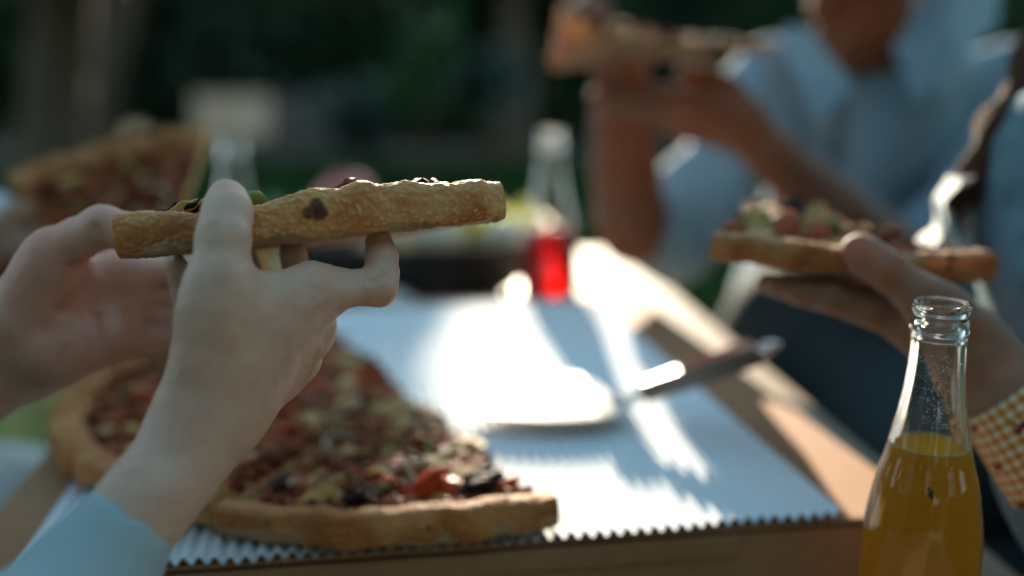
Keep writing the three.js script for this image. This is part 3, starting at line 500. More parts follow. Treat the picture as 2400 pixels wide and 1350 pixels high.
{ // foam line, printed code, a speck in the juice
  const H = EYE - 0.105 - TAB, k = H / 0.204;
  const foam = new THREE.TorusGeometry((innerAt(73) - 2.9) / 1000 * k, 0.0006, 8, 80); foam.rotateX(Math.PI / 2); part('foam_ring', foam, std([0.75, 0.52, 0.20], 0.6), near).position.y = H - 0.0733 * k;
  const cv = document.createElement('canvas'); cv.width = 512; cv.height = 192; const c = cv.getContext('2d'); c.clearRect(0, 0, 512, 192); c.fillStyle = '#0d0d0d'; c.font = 'bold 74px monospace'; c.fillText('120821 P', 50, 78); c.fillText('29DF1010622', 4, 160);
  // ink-jet dots
  const im = c.getImageData(0, 0, 512, 192), d = im.data; for (let y = 0; y < 192; y++) for (let x = 0; x < 512; x++) { const i = (y * 512 + x) * 4; if ((x % 8 > 6 || y % 8 > 6)) d[i + 3] *= 0.6; } c.putImageData(im, 0, 0);
  const t = new THREE.CanvasTexture(cv); t.colorSpace = THREE.SRGBColorSpace; t.magFilter = THREE.LinearFilter;
  const h0 = 35.5, h1 = 46.5, mid = Math.atan2(-BOT.x, -BOT.z * 1) - 0.22, span = 1.16;
  const g = grid(30, 8, (u, v) => { const h = lerp(h1, h0, v), r = (innerAt(h) + 0.12) / 1000 * k, a = mid + (u - 0.5) * span; return [Math.sin(a) * r, H - h / 1000 * k, Math.cos(a) * r]; });
  part('printed_code', g, std([1, 1, 1], 0.5, { map: t, transparent: true, alphaTest: 0.3 }), near, 'black inkjet date code on the neck');
  const sp = [lump(0.0012, 0.0019, 0.0009, 3, 1), lump(0.0006, 0.0009, 0.0006, 5, 1).translate(-0.0012, 0.0025, 0), lump(0.0005, 0.0011, 0.0005, 6, 1).translate(0.0009, -0.002, 0)], a = mid + 0.32, h = 90;
  const s = part('speck', merge(sp), std([0.03, 0.025, 0.015], 0.7), near); s.position.set(Math.sin(a) * (innerAt(h) + 0.5) / 1000 * k, H - h / 1000 * k, Math.cos(a) * (innerAt(h) + 0.5) / 1000 * k); s.rotation.y = a;
  // dust clinging to the glass
  reseed(61); const du = []; for (let i = 0; i < 300; i++) { const hh = 24 + 36 * Math.pow(rnd(), 1.3), aa = mid + 0.3 + rr(-0.9, 0.9) * (rnd() < 0.6 ? 0.5 : 1), r = (innerAt(hh) + 0.02) / 1000 * k, w = rr(0.0001, 0.00028); const b = new THREE.IcosahedronGeometry(w, 0); b.translate(Math.sin(aa) * r, H - hh / 1000 * k, Math.cos(aa) * r); du.push(b); }
  tag(part('dust', merge(du), std([0.8, 0.8, 0.75], 0.8), near), null, null, null, 'stuff');
}
const red = phys([0.42, 0.008, 0.005], 0.25, { transmission: 0.7, thickness: 0.05, ior: 1.34, attenuationColor: lin(0.85, 0.03, 0.015), attenuationDistance: 0.03 });
{ const p = P(1288, 700, 1.27); bottle('glass bottle of red drink beside the dark salad bowl', V(p.x, TAB + 0.0008, p.z), 0.255, 97, red, clearFar, 64); }
{ const p = P(548, 420, 1.18); const b = bottle('glass bottle standing behind the slice tilted to show its toppings', V(p.x, TAB + 0.0008, p.z), 0.252, 97, orange, clearFar, 64); }

// ---------------------------------------------------------------- pizza server
{
  const s = thing('pizza_server', 'steel pizza server with a dark handle lying on the liner', 'pizza server');
  const H = 0.2415, steel = phys([0.78, 0.77, 0.75], 0.16, { metalness: 1 });
  const tip = PH(1062, 966, H), n1 = PH(1230, 996, H), n2 = PH(1415, 990, H), n3 = PH(1452, 962, H), f3 = PH(1432, 935, H), f2 = PH(1330, 885, H), f1 = PH(1180, 905, H);
  for (const p of [tip, n1, n2, n3, f3, f2, f1]) p.y = EYE - H + 0.0015;
  const pts = [tip, n1, n2, n3, f3, f2, f1];
  // a shallow dished blade
  const c = pts.reduce((a, b) => a.add(b), V(0, 0, 0)).multiplyScalar(1 / 7), cur = new THREE.CatmullRomCurve3(pts, true, 'centripetal').getPoints(64).slice(0, 64);
  const dish = (p, t) => { const q = c.clone().lerp(p, t); q.y += 0.0030 * t * t; return q; };
  const shell = (dy, fl) => { const g = grid(64, 10, (u, v) => { const q = dish(cur[Math.round(u * 64) % 64], v); return [q.x, q.y + dy, q.z]; }); return g; };
  const rim = grid(64, 2, (u, v) => { const q = dish(cur[Math.round(u * 64) % 64], 1); return [q.x, q.y - 0.0012 * (1 - v), q.z]; });
  part('blade', joined([shell(0), shell(-0.0012), rim]), steel, s);
  const a = P(1440, 948, 0.735), b = P(1474, 935, 0.738), d = P(1512, 917, 0.738);
  a.y = EYE - H + 0.004; part('neck', tubeOf([n3.clone().lerp(f3, 0.5).setY(EYE - H + 0.003), P(1470, 942, 0.738), d], [0.0055, 0.004, 0.0045], 12), steel, s);
  // handle: flat sided, widening towards its end
  const e = P(1768, 826, 0.722), ax = e.clone().sub(d), len = ax.length(); ax.normalize();
  const sh = new THREE.Shape(); sh.moveTo(0, -0.005); sh.bezierCurveTo(len * 0.3, -0.006, len * 0.6, -0.0095, len, -0.0105); sh.lineTo(len, 0.0105); sh.bezierCurveTo(len * 0.6, 0.0095, len * 0.3, 0.006, 0, 0.005); sh.closePath();
  const hg = new THREE.ExtrudeGeometry(sh, { depth: 0.011, bevelEnabled: true, bevelSize: 0.0022, bevelThickness: 0.0022, bevelSegments: 3, curveSegments: 14 }); hg.translate(0, 0, -0.0055);
  const up = V(0, 1, 0).addScaledVector(ax, -ax.y).normalize(), side = ax.clone().cross(up).normalize();
  const bz = up.clone().multiplyScalar(1), by = side.clone(), m = new THREE.Matrix4().makeBasis(ax, by, ax.clone().cross(by)); m.setPosition(d); hg.applyMatrix4(m);
  part('handle', hg, phys([0.13, 0.122, 0.115], 0.34, { metalness: 1 }), s);
  const ring = new THREE.TorusGeometry(0.0075, 0.0028, 10, 28); ring.rotateX(Math.PI / 2); const rm = new THREE.Matrix4().makeBasis(ax, up, side); rm.setPosition(e.clone().addScaledVector(ax, 0.0095)); ring.applyMatrix4(rm); part('hanging_ring', ring, steel, s);
}
// ---------------------------------------------------------------- salad bowl and vegetables at the far end
{
  const c = V(-0.14, TAB + 0.001, -1.47), b = thing('salad_bowl', 'dark wooden salad bowl at the far end of the table', 'bowl', null, c);
  const pr = [[0.001, 0], [0.11, 0], [0.13, 0.006], [0.185, 0.05], [0.207, 0.098], [0.204, 0.101], [0.199, 0.098], [0.176, 0.053], [0.12, 0.014], [0.001, 0.012]].map((p) => new THREE.Vector2(...p));
  const g = new THREE.LatheGeometry(pr, 72); part('bowl', g, std([1, 1, 1], 0.5, { map: woodTex([0.10, 0.06, 0.035], [0.22, 0.13, 0.08], 12) }), b);
  reseed(71);
  const put = (name, geo, mat, label, cat, x, y, z, grp) => { const m = solo(name, geo, mat, label, cat, grp); m.position.set(c.x + x, c.y + y, c.z + z); m.rotation.y = rr(0, 6); return m; };
  const tom = (s, sd) => { const q = lump(s, s * 0.86, s, sd, 3, 0.05); return q; };
  const tm = thing('tomato', 'large pinkish red tomato on top of the salad bowl', 'tomato', null, c.clone().add(V(-0.108, 0.142, -0.01)));
  part('flesh', tom(0.047, 3), phys([0.55, 0.10, 0.075], 0.22, { clearcoat: 0.5 }), tm);
  part('calyx', merge([0, 1, 2, 3, 4].map((i) => { const l = leafGeo.clone(); l.scale(0.018, 0.03, 0.02); l.rotateX(1.3); l.rotateY(i * 1.256); l.translate(0, 0.041, 0); return l; })), leafMats[0], tm);
  function lettuce(s, sd, col, label, x, y, z) {
    const gs = []; for (let i = 0; i < 7; i++) { const h = grid(14, 10, (u, v) => { const a = (u - 0.5) * 2.0, r = s * (0.25 + 0.75 * v); return [Math.sin(a) * r * 0.8, s * 0.8 * v * (0.5 + 0.1 * i) + 0.12 * s * Math.sin(u * 18 + i) * v * v, Math.cos(a) * r * 0.55 + 0.1 * s * Math.sin(v * 9 + i)]; }); h.rotateY(i * 0.9 + sd); gs.push(h); }
    const o = new THREE.Mesh(merge(gs), phys(col, 0.5, { transmission: 0.6, thickness: 0 })); o.name = numbered('lettuce'); o.castShadow = o.receiveShadow = true; tag(o, label, 'lettuce'); o.position.set(c.x + x, c.y + y, c.z + z); scene.add(o);
  }
  lettuce(0.085, 0, [0.30, 0.46, 0.24], 'pale green lettuce head beside the tomato in the bowl', -0.19, 0.07, 0.02);
  lettuce(0.088, 1, [0.66, 0.66, 0.24], 'yellow green lettuce leaves at the rim of the bowl beside the red bottle', 0.115, 0.062, -0.02);
  lettuce(0.07, 2.1, [0.66, 0.64, 0.42], 'cream coloured lettuce heart between the tomato and the onion', 0.02, 0.075, -0.05);
  put('onion', lump(0.042, 0.036, 0.042, 9, 3, 0.05), phys([0.72, 0.62, 0.45], 0.25, { clearcoat: 0.4 }), 'pale onion between the lettuce leaves in the salad bowl', 'onion', 0.035, 0.093, 0.045);
  put('bread_roll', lump(0.05, 0.033, 0.04, 15, 3, 0.08), std([0.56, 0.36, 0.18], 0.5), 'small bread roll in the middle of the salad bowl', 'bread roll', -0.035, 0.085, 0.08);
  put('onion', lump(0.03, 0.027, 0.03, 33, 3, 0.06), phys([0.7, 0.66, 0.55], 0.2, { clearcoat: 0.6 }), 'small white onion at the rim of the salad bowl', 'onion', 0.128, 0.098, 0.05);
}
{ // folded paper napkin in front of the bowl
  const c = P(1004, 712, 1.26), g = grid(24, 24, (u, v) => { const x = (u - 0.5) * 0.15, z = (v - 0.5) * 0.12, ridge = Math.max(0, 1 - Math.abs(x + 0.01) / 0.06); return [x, 0.006 + 0.045 * ridge * (1 - 0.3 * v) + 0.003 * noise(u * 6, v * 6, 2), z]; });
  const h = g.clone(); h.translate(0, -0.0015, 0); const m = solo('paper_napkin', joined([g, h]), std([0.78, 0.74, 0.68], 0.8), 'folded white paper napkin standing in front of the salad bowl', 'napkin'); m.position.set(c.x - 0.02, TAB + 0.001, c.z - 0.02); m.rotation.y = 0.5;
}
// ---------------------------------------------------------------- people
const fair = [0.61, 0.37, 0.26], tan = [0.25, 0.095, 0.038], olive = [0.36, 0.17, 0.09];
const skinMat = phys([1, 1, 1], 0.52, { vertexColors: true, sheen: 0.15, sheenRoughness: 0.5, sheenColor: lin(0.8, 0.6, 0.5) });
const skinThin = phys([1, 1, 1], 0.7, { vertexColors: true, transmission: 0.36, thickness: 0 });   // fingers let some sun through
const skin = (g, base, warm = []) => colorize(g, (x, y, z) => {
  let n = fbm(x * 60, y * 60, z * 60, 3), m = fbm(x * 260, y * 260, z * 260, 2), c = base.map((b, i) => b * (1 + 0.20 * n * (i ? 1 : 0.45) + 0.11 * m)), w = 0;
  for (const [p, r, s] of warm) { const d = Math.hypot(x - p.x, y - p.y, z - p.z) / r + 0.5 * n; w = Math.max(w, s * sstep(1.2, 0.3, d)); }
  return mix3(c, [base[0] * 1.02, base[1] * 0.72, base[2] * 0.68], w);
});
// one hand and forearm from measured joints
function handSpec(h) {
  const q = (a) => P(...a), W = h.arm.map((a) => q(a.slice(0, 3))), core = [];
  for (let i = 0; i + 1 < W.length; i++) { const r0 = h.arm[i][3], r1 = h.arm[i + 1][3]; const off = h.wide.clone().multiplyScalar(1); core.push({ ...rc(W[i].clone().addScaledVector(off, r0 * 0.35), W[i + 1].clone().addScaledVector(off, r1 * 0.25), r0, r1), k: 0.012 }, { ...rc(W[i].clone().addScaledVector(off, -r0 * 0.35), W[i + 1].clone().addScaledVector(off, -r1 * 0.25), r0 * 0.96, r1), k: 0.012 }); }
  for (const [a, b, ra, rb, k] of h.palm) core.push({ ...rc(q(a), q(b), ra, rb), k: k ?? 0.014 });
  const chains = h.fingers.map((f) => ({ segs: chain(f.j.map((a) => q(a.slice(0, 3))), f.j.map((a) => a[3])), k: f.k ?? 0.005, blend: f.blend ?? 0.009 }));
  return { core, chains, k: 0.014, creases: (h.creases ?? []).map(([a, b, w, d]) => crease(q(a), q(b), w, d)), grain: h.grain ?? ((x, y, z) => 0.00034 * noise(x * 420, y * 420, z * 420) + 0.0006 * noise(x * 95, y * 95, z * 95)) };
}
function headSpec(c, fwd, up, s = 1) {
  const f = fwd.clone().normalize(), u = up.clone().addScaledVector(f, -up.dot(f)).normalize(), r = f.clone().cross(u), at = (x, y, z) => c.clone().addScaledVector(r, x * s).addScaledVector(u, y * s).addScaledVector(f, z * s);
  const core = [rc(at(0, 0.045, -0.025), at(0, 0.035, 0.02), 0.083 * s, 0.076 * s), rc(at(0, -0.02, 0.02), at(0, -0.07, 0.055), 0.062 * s, 0.036 * s), rc(at(-0.03, -0.075, 0.02), at(0, -0.092, 0.068), 0.03 * s, 0.022 * s), rc(at(0.03, -0.075, 0.02), at(0, -0.092, 0.068), 0.03 * s, 0.022 * s), rc(at(0, 0.01, 0.09), at(0, -0.022, 0.108), 0.008 * s, 0.012 * s), rc(at(-0.012, -0.026, 0.096), at(0.012, -0.026, 0.096), 0.009 * s, 0.009 * s), rc(at(-0.022, -0.056, 0.083), at(0.022, -0.056, 0.083), 0.009 * s, 0.009 * s), rc(at(-0.02, -0.066, 0.082), at(0.02, -0.066, 0.082), 0.0095 * s, 0.0095 * s)];
  for (const q of core) q.k = 0.018; for (const q of core.slice(-4)) q.k = 0.008;
  for (const x of [-1, 1]) core.push({ ...rc(at(x * 0.082, 0.02, -0.012), at(x * 0.078, -0.02, -0.002), 0.014 * s, 0.009 * s), k: 0.006 });
  const cuts = [-1, 1].map((x) => rc(at(x * 0.033, 0.016, 0.098), at(x * 0.028, 0.016, 0.098), 0.015 * s, 0.015 * s));
  return { core, cuts, at, creases: [crease(at(-0.024, -0.061, 0.092), at(0.024, -0.061, 0.092), 0.003, 0.004)] };
}
function addHead(person, h, hairMat, longHair) {
  const eye = new THREE.SphereGeometry(0.0125, 20, 14), white = std([0.75, 0.72, 0.68], 0.2), iris = std([0.06, 0.035, 0.02], 0.15);
  for (const x of [-1, 1]) { const e = part('eye', eye, white, person); e.position.copy(h.at(x * 0.031, 0.016, 0.078)); const p = part('iris', new THREE.SphereGeometry(0.006, 14, 10), iris, e); p.position.copy(h.at(x * 0.031, 0.016, 0.0865).sub(h.at(x * 0.031, 0.016, 0.078))); }
  const hs = { core: [{ ...rc(h.at(0, 0.06, -0.035), h.at(0, 0.062, 0.01), 0.088, 0.075), k: 0.02 }, { ...rc(h.at(0, 0.0, -0.06), h.at(0, 0.05, -0.05), 0.07, 0.075), k: 0.02 }, { ...rc(h.at(-0.055, 0.03, -0.03), h.at(-0.05, 0.075, 0.02), 0.04, 0.035), k: 0.02 }, { ...rc(h.at(0.055, 0.03, -0.03), h.at(0.05, 0.075, 0.02), 0.04, 0.035), k: 0.02 }, ...(longHair ?? [])], grain: (x, y, z) => 0.004 * noise(x * 160, y * 30, z * 160) };
  part('hair', mesher(hs, 0.006), hairMat, person);
}
const cloth = (c, rough = 0.85, more) => phys(c, rough, { sheen: 0.3, sheenRoughness: 0.7, sheenColor: lin(...c), ...more });
const folds = (s, a, dir = V(1, 0.4, 0.3)) => (x, y, z) => a * (noise((x * dir.x + y * dir.y + z * dir.z) * s, y * s * 0.35, z * s * 0.4) + 0.5 * noise(x * s * 2.1, y * s * 1.1, z * s * 1.7));
const hairBrown = phys([0.06, 0.026, 0.012], 0.9, { specularIntensity: 0.3 }), hairDark = std([0.018, 0.013, 0.01], 0.45), denim = tex(256, 256, (i, j) => { const s = 1 + 0.25 * noise(i / 1.3, j / 1.3, 2) + 0.15 * Math.sin((i + j) * 0.8) + 0.2 * fbm(i / 30, j / 30, 3); return [0.34 * s, 0.43 * s, 0.47 * s]; });
const jeansMat = cloth([0.02, 0.031, 0.038], 0.9);

// ---- person beside the camera, both hands on the near slice
{
  const who = thing('person', 'person in pale blue sleeves holding the near slice in both hands', 'person');
  const A = handSpec({                                            // right hand: thumb over the crust, fingers under the slice
    wide: V(0.15, 0.1, -1).normalize(),
    arm: [[508, 965, 0.432, 0.0165], [430, 1065, 0.420, 0.0148], [355, 1163, 0.408, 0.0146], [215, 1355, 0.390, 0.0170], [20, 1640, 0.355, 0.028]],
    palm: [
      [[500, 955, 0.428], [738, 686, 0.446], 0.0145, 0.0118], [[515, 960, 0.437], [722, 776, 0.458], 0.0140, 0.0105], [[518, 965, 0.445], [690, 838, 0.468], 0.0138, 0.0100], [[515, 970, 0.452], [650, 884, 0.475], 0.0135, 0.0095],
      [[488, 945, 0.424], [512, 720, 0.417], 0.0165, 0.0138, 0.02], [[560, 850, 0.432], [650, 730, 0.438], 0.0155, 0.0125, 0.016], [[520, 810, 0.422], [640, 715, 0.434], 0.0125, 0.0085, 0.016]],
    fingers: [
      { j: [[512, 720, 0.417, 0.0138], [514, 660, 0.416, 0.0124], [523, 560, 0.420, 0.0104], [533, 500, 0.428, 0.0093], [534, 466, 0.434, 0.0086]], k: 0.006, blend: 0.012 },
      { j: [[738, 684, 0.446, 0.0118], [806, 678, 0.451, 0.0080], [888, 672, 0.4575, 0.0086], [897, 640, 0.461, 0.0078], [896, 600, 0.4655, 0.0073], [888, 566, 0.4695, 0.0064]], k: 0.003 },
      { j: [[722, 776, 0.458, 0.0105], [728, 742, 0.487, 0.0090], [722, 735, 0.512, 0.0088], [704, 665, 0.517, 0.0080], [686, 598, 0.513, 0.0070]], k: 0.004 },
      { j: [[690, 838, 0.468, 0.0100], [660, 815, 0.497, 0.0088], [640, 800, 0.520, 0.0086], [600, 700, 0.520, 0.0076], [575, 612, 0.516, 0.0068]], k: 0.004 },
      { j: [[650, 884, 0.475, 0.0095], [560, 850, 0.500, 0.0080], [495, 800, 0.512, 0.0076], [440, 700, 0.505, 0.0068], [412, 622, 0.498, 0.0060]], k: 0.004 }],
    creases: [
      [[872, 664, 0.449], [905, 648, 0.452], 0.0016, 0.0016], [[868, 618, 0.456], [925, 604, 0.458], 0.0012, 0.0007], [[870, 628, 0.456], [925, 616, 0.458], 0.001, 0.0005], [[848, 706, 0.449], [915, 690, 0.449], 0.0012, 0.0005], [[860, 716, 0.451], [918, 704, 0.452], 0.0012, 0.0005],
      [[492, 536, 0.41], [560, 532, 0.41], 0.0018, 0.0006], [[490, 572, 0.41], [560, 570, 0.41], 0.0018, 0.0006], [[765, 745, 0.438], [790, 725, 0.442], 0.004, 0.0022]],
  });
  const B = handSpec({                                            // left hand: palm towards us, thumb on the slice
    wide: V(0.25, 0.95, 0.1).normalize(),
    arm: [[60, 800, 0.535, 0.0210], [-60, 880, 0.53, 0.0205], [-220, 960, 0.52, 0.024], [-480, 1080, 0.50, 0.032], [-700, 1180, 0.47, 0.037]],
    palm: [
      [[70, 740, 0.540], [280, 640, 0.552], 0.0165, 0.0115], [[60, 780, 0.545], [300, 690, 0.560], 0.0165, 0.0115], [[60, 820, 0.545], [300, 745, 0.560], 0.0165, 0.0112], [[70, 850, 0.540], [280, 790, 0.552], 0.0175, 0.0115],
      [[50, 745, 0.522], [108, 628, 0.517], 0.0195, 0.0130, 0.016], [[130, 835, 0.524], [240, 800, 0.535], 0.0160, 0.0120, 0.014], [[110, 690, 0.526], [180, 640, 0.535], 0.0135, 0.0100, 0.014], [[190, 720, 0.548], [280, 700, 0.556], 0.015, 0.0125]],
    fingers: [
      { j: [[108, 628, 0.517, 0.0130], [130, 590, 0.515, 0.0116], [185, 560, 0.512, 0.0104], [243, 530, 0.509, 0.0102], [300, 545, 0.507, 0.0092], [352, 556, 0.506, 0.0080]], k: 0.005, blend: 0.012 },
      { j: [[280, 640, 0.552, 0.0110], [370, 640, 0.560, 0.0088], [440, 640, 0.562, 0.0084], [500, 624, 0.555, 0.0070]], k: 0.004 },
      { j: [[300, 690, 0.560, 0.0110], [390, 690, 0.566, 0.0088], [470, 690, 0.566, 0.0084], [545, 650, 0.560, 0.0070]], k: 0.004 },
      { j: [[300, 745, 0.560, 0.0105], [390, 750, 0.566, 0.0086], [470, 750, 0.566, 0.0080], [545, 710, 0.560, 0.0068]], k: 0.004 },
      { j: [[280, 790, 0.552, 0.0105], [350, 800, 0.558, 0.0078], [420, 800, 0.558, 0.0072], [480, 770, 0.552, 0.0062]], k: 0.004 }],
    creases: [
      [[205, 618, 0.521], [195, 680, 0.521], 0.00253, 0.00418], [[195, 680, 0.521], [150, 722, 0.517], 0.00253, 0.00418], [[150, 722, 0.517], [60, 745, 0.512], 0.00253, 0.00380], [[60, 745, 0.512], [0, 748, 0.510], 0.00253, 0.00304],
      [[225, 590, 0.503], [250, 585, 0.503], 0.00230, 0.00190], [[226, 536, 0.499], [240, 566, 0.499], 0.00207, 0.00304], [[120, 592, 0.507], [190, 625, 0.513], 0.00253, 0.00494], [[300, 730, 0.541], [304, 780, 0.541], 0.00230, 0.00342], [[225, 745, 0.530], [232, 820, 0.521], 0.00230, 0.00247], [[245, 700, 0.540], [170, 760, 0.530], 0.00230, 0.00228], [[150, 820, 0.512], [140, 860, 0.512], 0.00230, 0.00190], [[310, 680, 0.548], [260, 715, 0.543], 0.00287, 0.00304]],
  });
  // shoulders, torso, head and lap beside the lens
  const shR = V(-0.37, 1.05, -0.08), shL = V(-0.62, 1.06, -0.31), neck = V(-0.51, 1.12, -0.19), hip = V(-0.66, 0.57, -0.06), mid = V(-0.60, 0.84, -0.12), top = V(-0.54, 0.99, -0.17);
  const elR = P(20, 1640, 0.355), elL = P(-700, 1180, 0.47);
  const torso = { core: [rc(hip, mid, 0.125, 0.11), rc(mid, top, 0.11, 0.11), rc(shR, shL, 0.055, 0.055), rc(neck, V(-0.48, 1.25, -0.22), 0.05, 0.048)], k: 0.05 };
  const head = headSpec(V(-0.46, 1.36, -0.23), V(0.62, -0.35, -0.7), V(0.1, 1, -0.1));
  const body = joined([mesher(A, 0.0017), mesher(B, 0.002), mesher({ core: [...torso.core, ...head.core], cuts: head.cuts, k: 0.03, creases: head.creases }, 0.009)]);
  part('body', skin(body, fair, [[P(888, 566, 0.463), 0.012, 0.5], [P(534, 450, 0.43), 0.012, 0.4], [P(740, 640, 0.44), 0.018, 0.35], [P(890, 705, 0.45), 0.014, 0.4], [P(540, 940, 0.42), 0.05, 0.2], [P(200, 650, 0.53), 0.06, 0.95], [P(260, 770, 0.53), 0.06, 0.95], [P(120, 800, 0.52), 0.05, 0.8], [P(240, 560, 0.505), 0.03, 0.7], [P(60, 700, 0.51), 0.04, 0.6]]), skinMat, who);
  addHead(who, head, hairBrown);
  const shirt = cloth([0.33, 0.41, 0.42], 0.85);
  const wd = V(0.15, 0.1, -1).normalize(), off = (p, s) => p.clone().addScaledVector(wd, s);
  const sleeveR = { core: [...[1, -1].flatMap((s) => [rc(off(P(338, 1186, 0.405), s * 0.0055), off(P(218, 1350, 0.390), s * 0.005), 0.0185, 0.0222), rc(off(P(218, 1350, 0.390), s * 0.005), elR, 0.0222, 0.036)]), rc(elR, shR, 0.040, 0.062)], k: 0.006, grain: folds(26, 0.0016) };
  // the cuff is open: cut its end with the forearm's own channel
  sleeveR.cuts = [1, -1].map((s) => rc(off(P(520, 960, 0.44), s * 0.0055), off(P(350, 1170, 0.407), s * 0.0052), 0.0168, 0.0163));
  const sleeveL = { core: [rc(P(-330, 1010, 0.51), elL, 0.036, 0.046), rc(elL, shL, 0.046, 0.062)], k: 0.03, grain: folds(26, 0.0016) };
  part('sleeve', mesher(sleeveR, 0.0036), shirt, who); part('sleeve', mesher(sleeveL, 0.008), shirt, who);
  part('shirt', mesher({ core: [rc(hip, mid, 0.14, 0.126), rc(mid, top, 0.126, 0.126), rc(shR, shL, 0.068, 0.068)], k: 0.06, grain: folds(14, 0.006) }, 0.011), shirt, who);
  part('trousers', mesher({ core: [rc(hip, V(-0.40, 0.54, -0.30), 0.13, 0.08), rc(V(-0.40, 0.54, -0.30), V(-0.44, 0.06, -0.28), 0.068, 0.045), rc(V(-0.70, 0.56, -0.16), V(-0.50, 0.54, -0.48), 0.12, 0.08), rc(V(-0.50, 0.54, -0.48), V(-0.54, 0.06, -0.46), 0.068, 0.045)], k: 0.04, grain: folds(12, 0.005) }, 0.012), jeansMat, who);
  part('shoe', mesher({ core: [rc(V(-0.44, 0.045, -0.28), V(-0.34, 0.035, -0.40), 0.045, 0.035)] }, 0.01), std([0.3, 0.3, 0.3]), who); part('shoe', mesher({ core: [rc(V(-0.54, 0.045, -0.46), V(-0.44, 0.035, -0.58), 0.045, 0.035)] }, 0.01), std([0.3, 0.3, 0.3]), who);
}
// ---- person in the denim jacket at the corner of the table
{
  const who = thing('person', 'person in a blue denim jacket with gingham cuff holding a slice on the palm', 'person');
  const C = handSpec({
    wide: V(-0.3, 0.35, -0.9).normalize(),
    arm: [[2235, 800, 0.598, 0.0200], [2300, 862, 0.590, 0.0195], [2380, 945, 0.578, 0.023], [2520, 1080, 0.572, 0.03], [2640, 1190, 0.575, 0.036]],
    palm: [[[2250, 815, 0.592], [2135, 765, 0.598], 0.0185, 0.0115], [[2255, 810, 0.600], [2130, 745, 0.618], 0.0175, 0.0115], [[2260, 805, 0.610], [2125, 735, 0.636], 0.0165, 0.011], [[2265, 800, 0.618], [2120, 730, 0.652], 0.016, 0.010], [[2270, 800, 0.588], [2205, 722, 0.576], 0.0180, 0.0130]],
    fingers: [
      { j: [[2215, 732, 0.577, 0.0130], [2150, 690, 0.574, 0.0116], [2075, 632, 0.577, 0.0108], [2030, 602, 0.582, 0.0104], [2010, 588, 0.585, 0.0098]], k: 0.006, blend: 0.012 },
      { j: [[2135, 765, 0.598, 0.0112], [2040, 728, 0.600, 0.0095], [1950, 700, 0.603, 0.0088], [1880, 684, 0.607, 0.0080], [1820, 668, 0.612, 0.0070]] },
      { j: [[2130, 745, 0.618, 0.0112], [2010, 716, 0.622, 0.0094], [1910, 690, 0.626, 0.0086], [1800, 664, 0.632, 0.0070]] },
      { j: [[2125, 735, 0.636, 0.0108], [2020, 706, 0.641, 0.0090], [1930, 684, 0.646, 0.0080], [1840, 660, 0.652, 0.0066]] },
      { j: [[2120, 730, 0.652, 0.010], [2040, 700, 0.660, 0.0080], [1970, 680, 0.664, 0.0074], [1900, 660, 0.668, 0.0062]] }],
  });
  const sh = P(2535, 430, 0.71), shFar = V(0.62, 1.04, -1.0), hip = V(0.66, 0.56, -0.84), el = P(2640, 1190, 0.575), head = headSpec(V(0.56, 1.37, -0.86), V(-0.9, -0.25, -0.2), V(0, 1, 0));
  const torso = [rc(hip, V(0.56, 0.85, -0.82), 0.13, 0.11), rc(V(0.56, 0.85, -0.82), V(0.54, 1.0, -0.82), 0.11, 0.11), rc(sh, shFar, 0.055, 0.055), rc(V(0.55, 1.1, -0.82), V(0.56, 1.25, -0.83), 0.05, 0.048)];
  part('body', skin(joined([mesher(C, 0.0024), mesher({ core: [...torso, ...head.core], cuts: head.cuts, creases: head.creases, k: 0.03 }, 0.009)]), olive, [[P(2005, 585, 0.578), 0.016, 0.9], [P(2060, 625, 0.57), 0.02, 0.3]]), skinThin, who);
  const jm = cloth([1, 1, 1], 0.9, { map: denim, sheenColor: lin(0.1, 0.15, 0.2) });
  const uvw = (g) => { const p = g.attributes.position, uv = []; for (let i = 0; i < p.count; i++) uv.push((p.getX(i) + p.getZ(i)) / 0.12, p.getY(i) / 0.12); g.setAttribute('uv', new THREE.Float32BufferAttribute(uv, 2)); return g; };
  part('jacket', uvw(mesher({ core: [rc(hip, V(0.56, 0.85, -0.82), 0.15, 0.13), rc(V(0.56, 0.85, -0.82), V(0.54, 1.0, -0.82), 0.13, 0.125), rc(sh, shFar, 0.07, 0.07)], k: 0.06, grain: folds(24, 0.008) }, 0.008)), jm, who);
  part('jacket_sleeve', uvw(mesher({ core: [rc(P(2520, 1085, 0.572), el, 0.043, 0.05), rc(el, sh, 0.052, 0.078)], k: 0.03, grain: folds(22, 0.004) }, 0.006)), jm, who);
  // turned back cuff with the gingham lining outside
  const ging = tex(256, 256, (i, j) => { const s = (i >> 4) & 1, t = (j >> 4) & 1, w = 0.06 * noise(i / 1.5, j / 1.5, 3); let c = s && t ? [0.80, 0.47, 0.12] : s || t ? [0.87, 0.68, 0.40] : [0.92, 0.90, 0.84]; const cx = (i % 128) - 64, cy = (j % 128) - (i > 127 ? 30 : 84); if (cx * cx + cy * cy < 130 || (cx - 17) ** 2 + (cy - 6) ** 2 < 110) c = [0.55, 0.10, 0.08]; if (Math.abs(cx - 8 + cy * 0.4) < 4 && cy < -6 && cy > -24) c = [0.16, 0.20, 0.10]; return c.map((v) => v * (1 + w)); });
  const c0 = P(2362, 902, 0.576), c1 = P(2520, 1075, 0.566), axis = c1.clone().sub(c0).normalize();
  const cuff = (r0, r1, a, b) => tubeOf([c0.clone().addScaledVector(axis, a), c0.clone().lerp(c1, 0.5), c0.clone().addScaledVector(axis, b)], [r0, (r0 + r1) / 2, r1], 40, false);
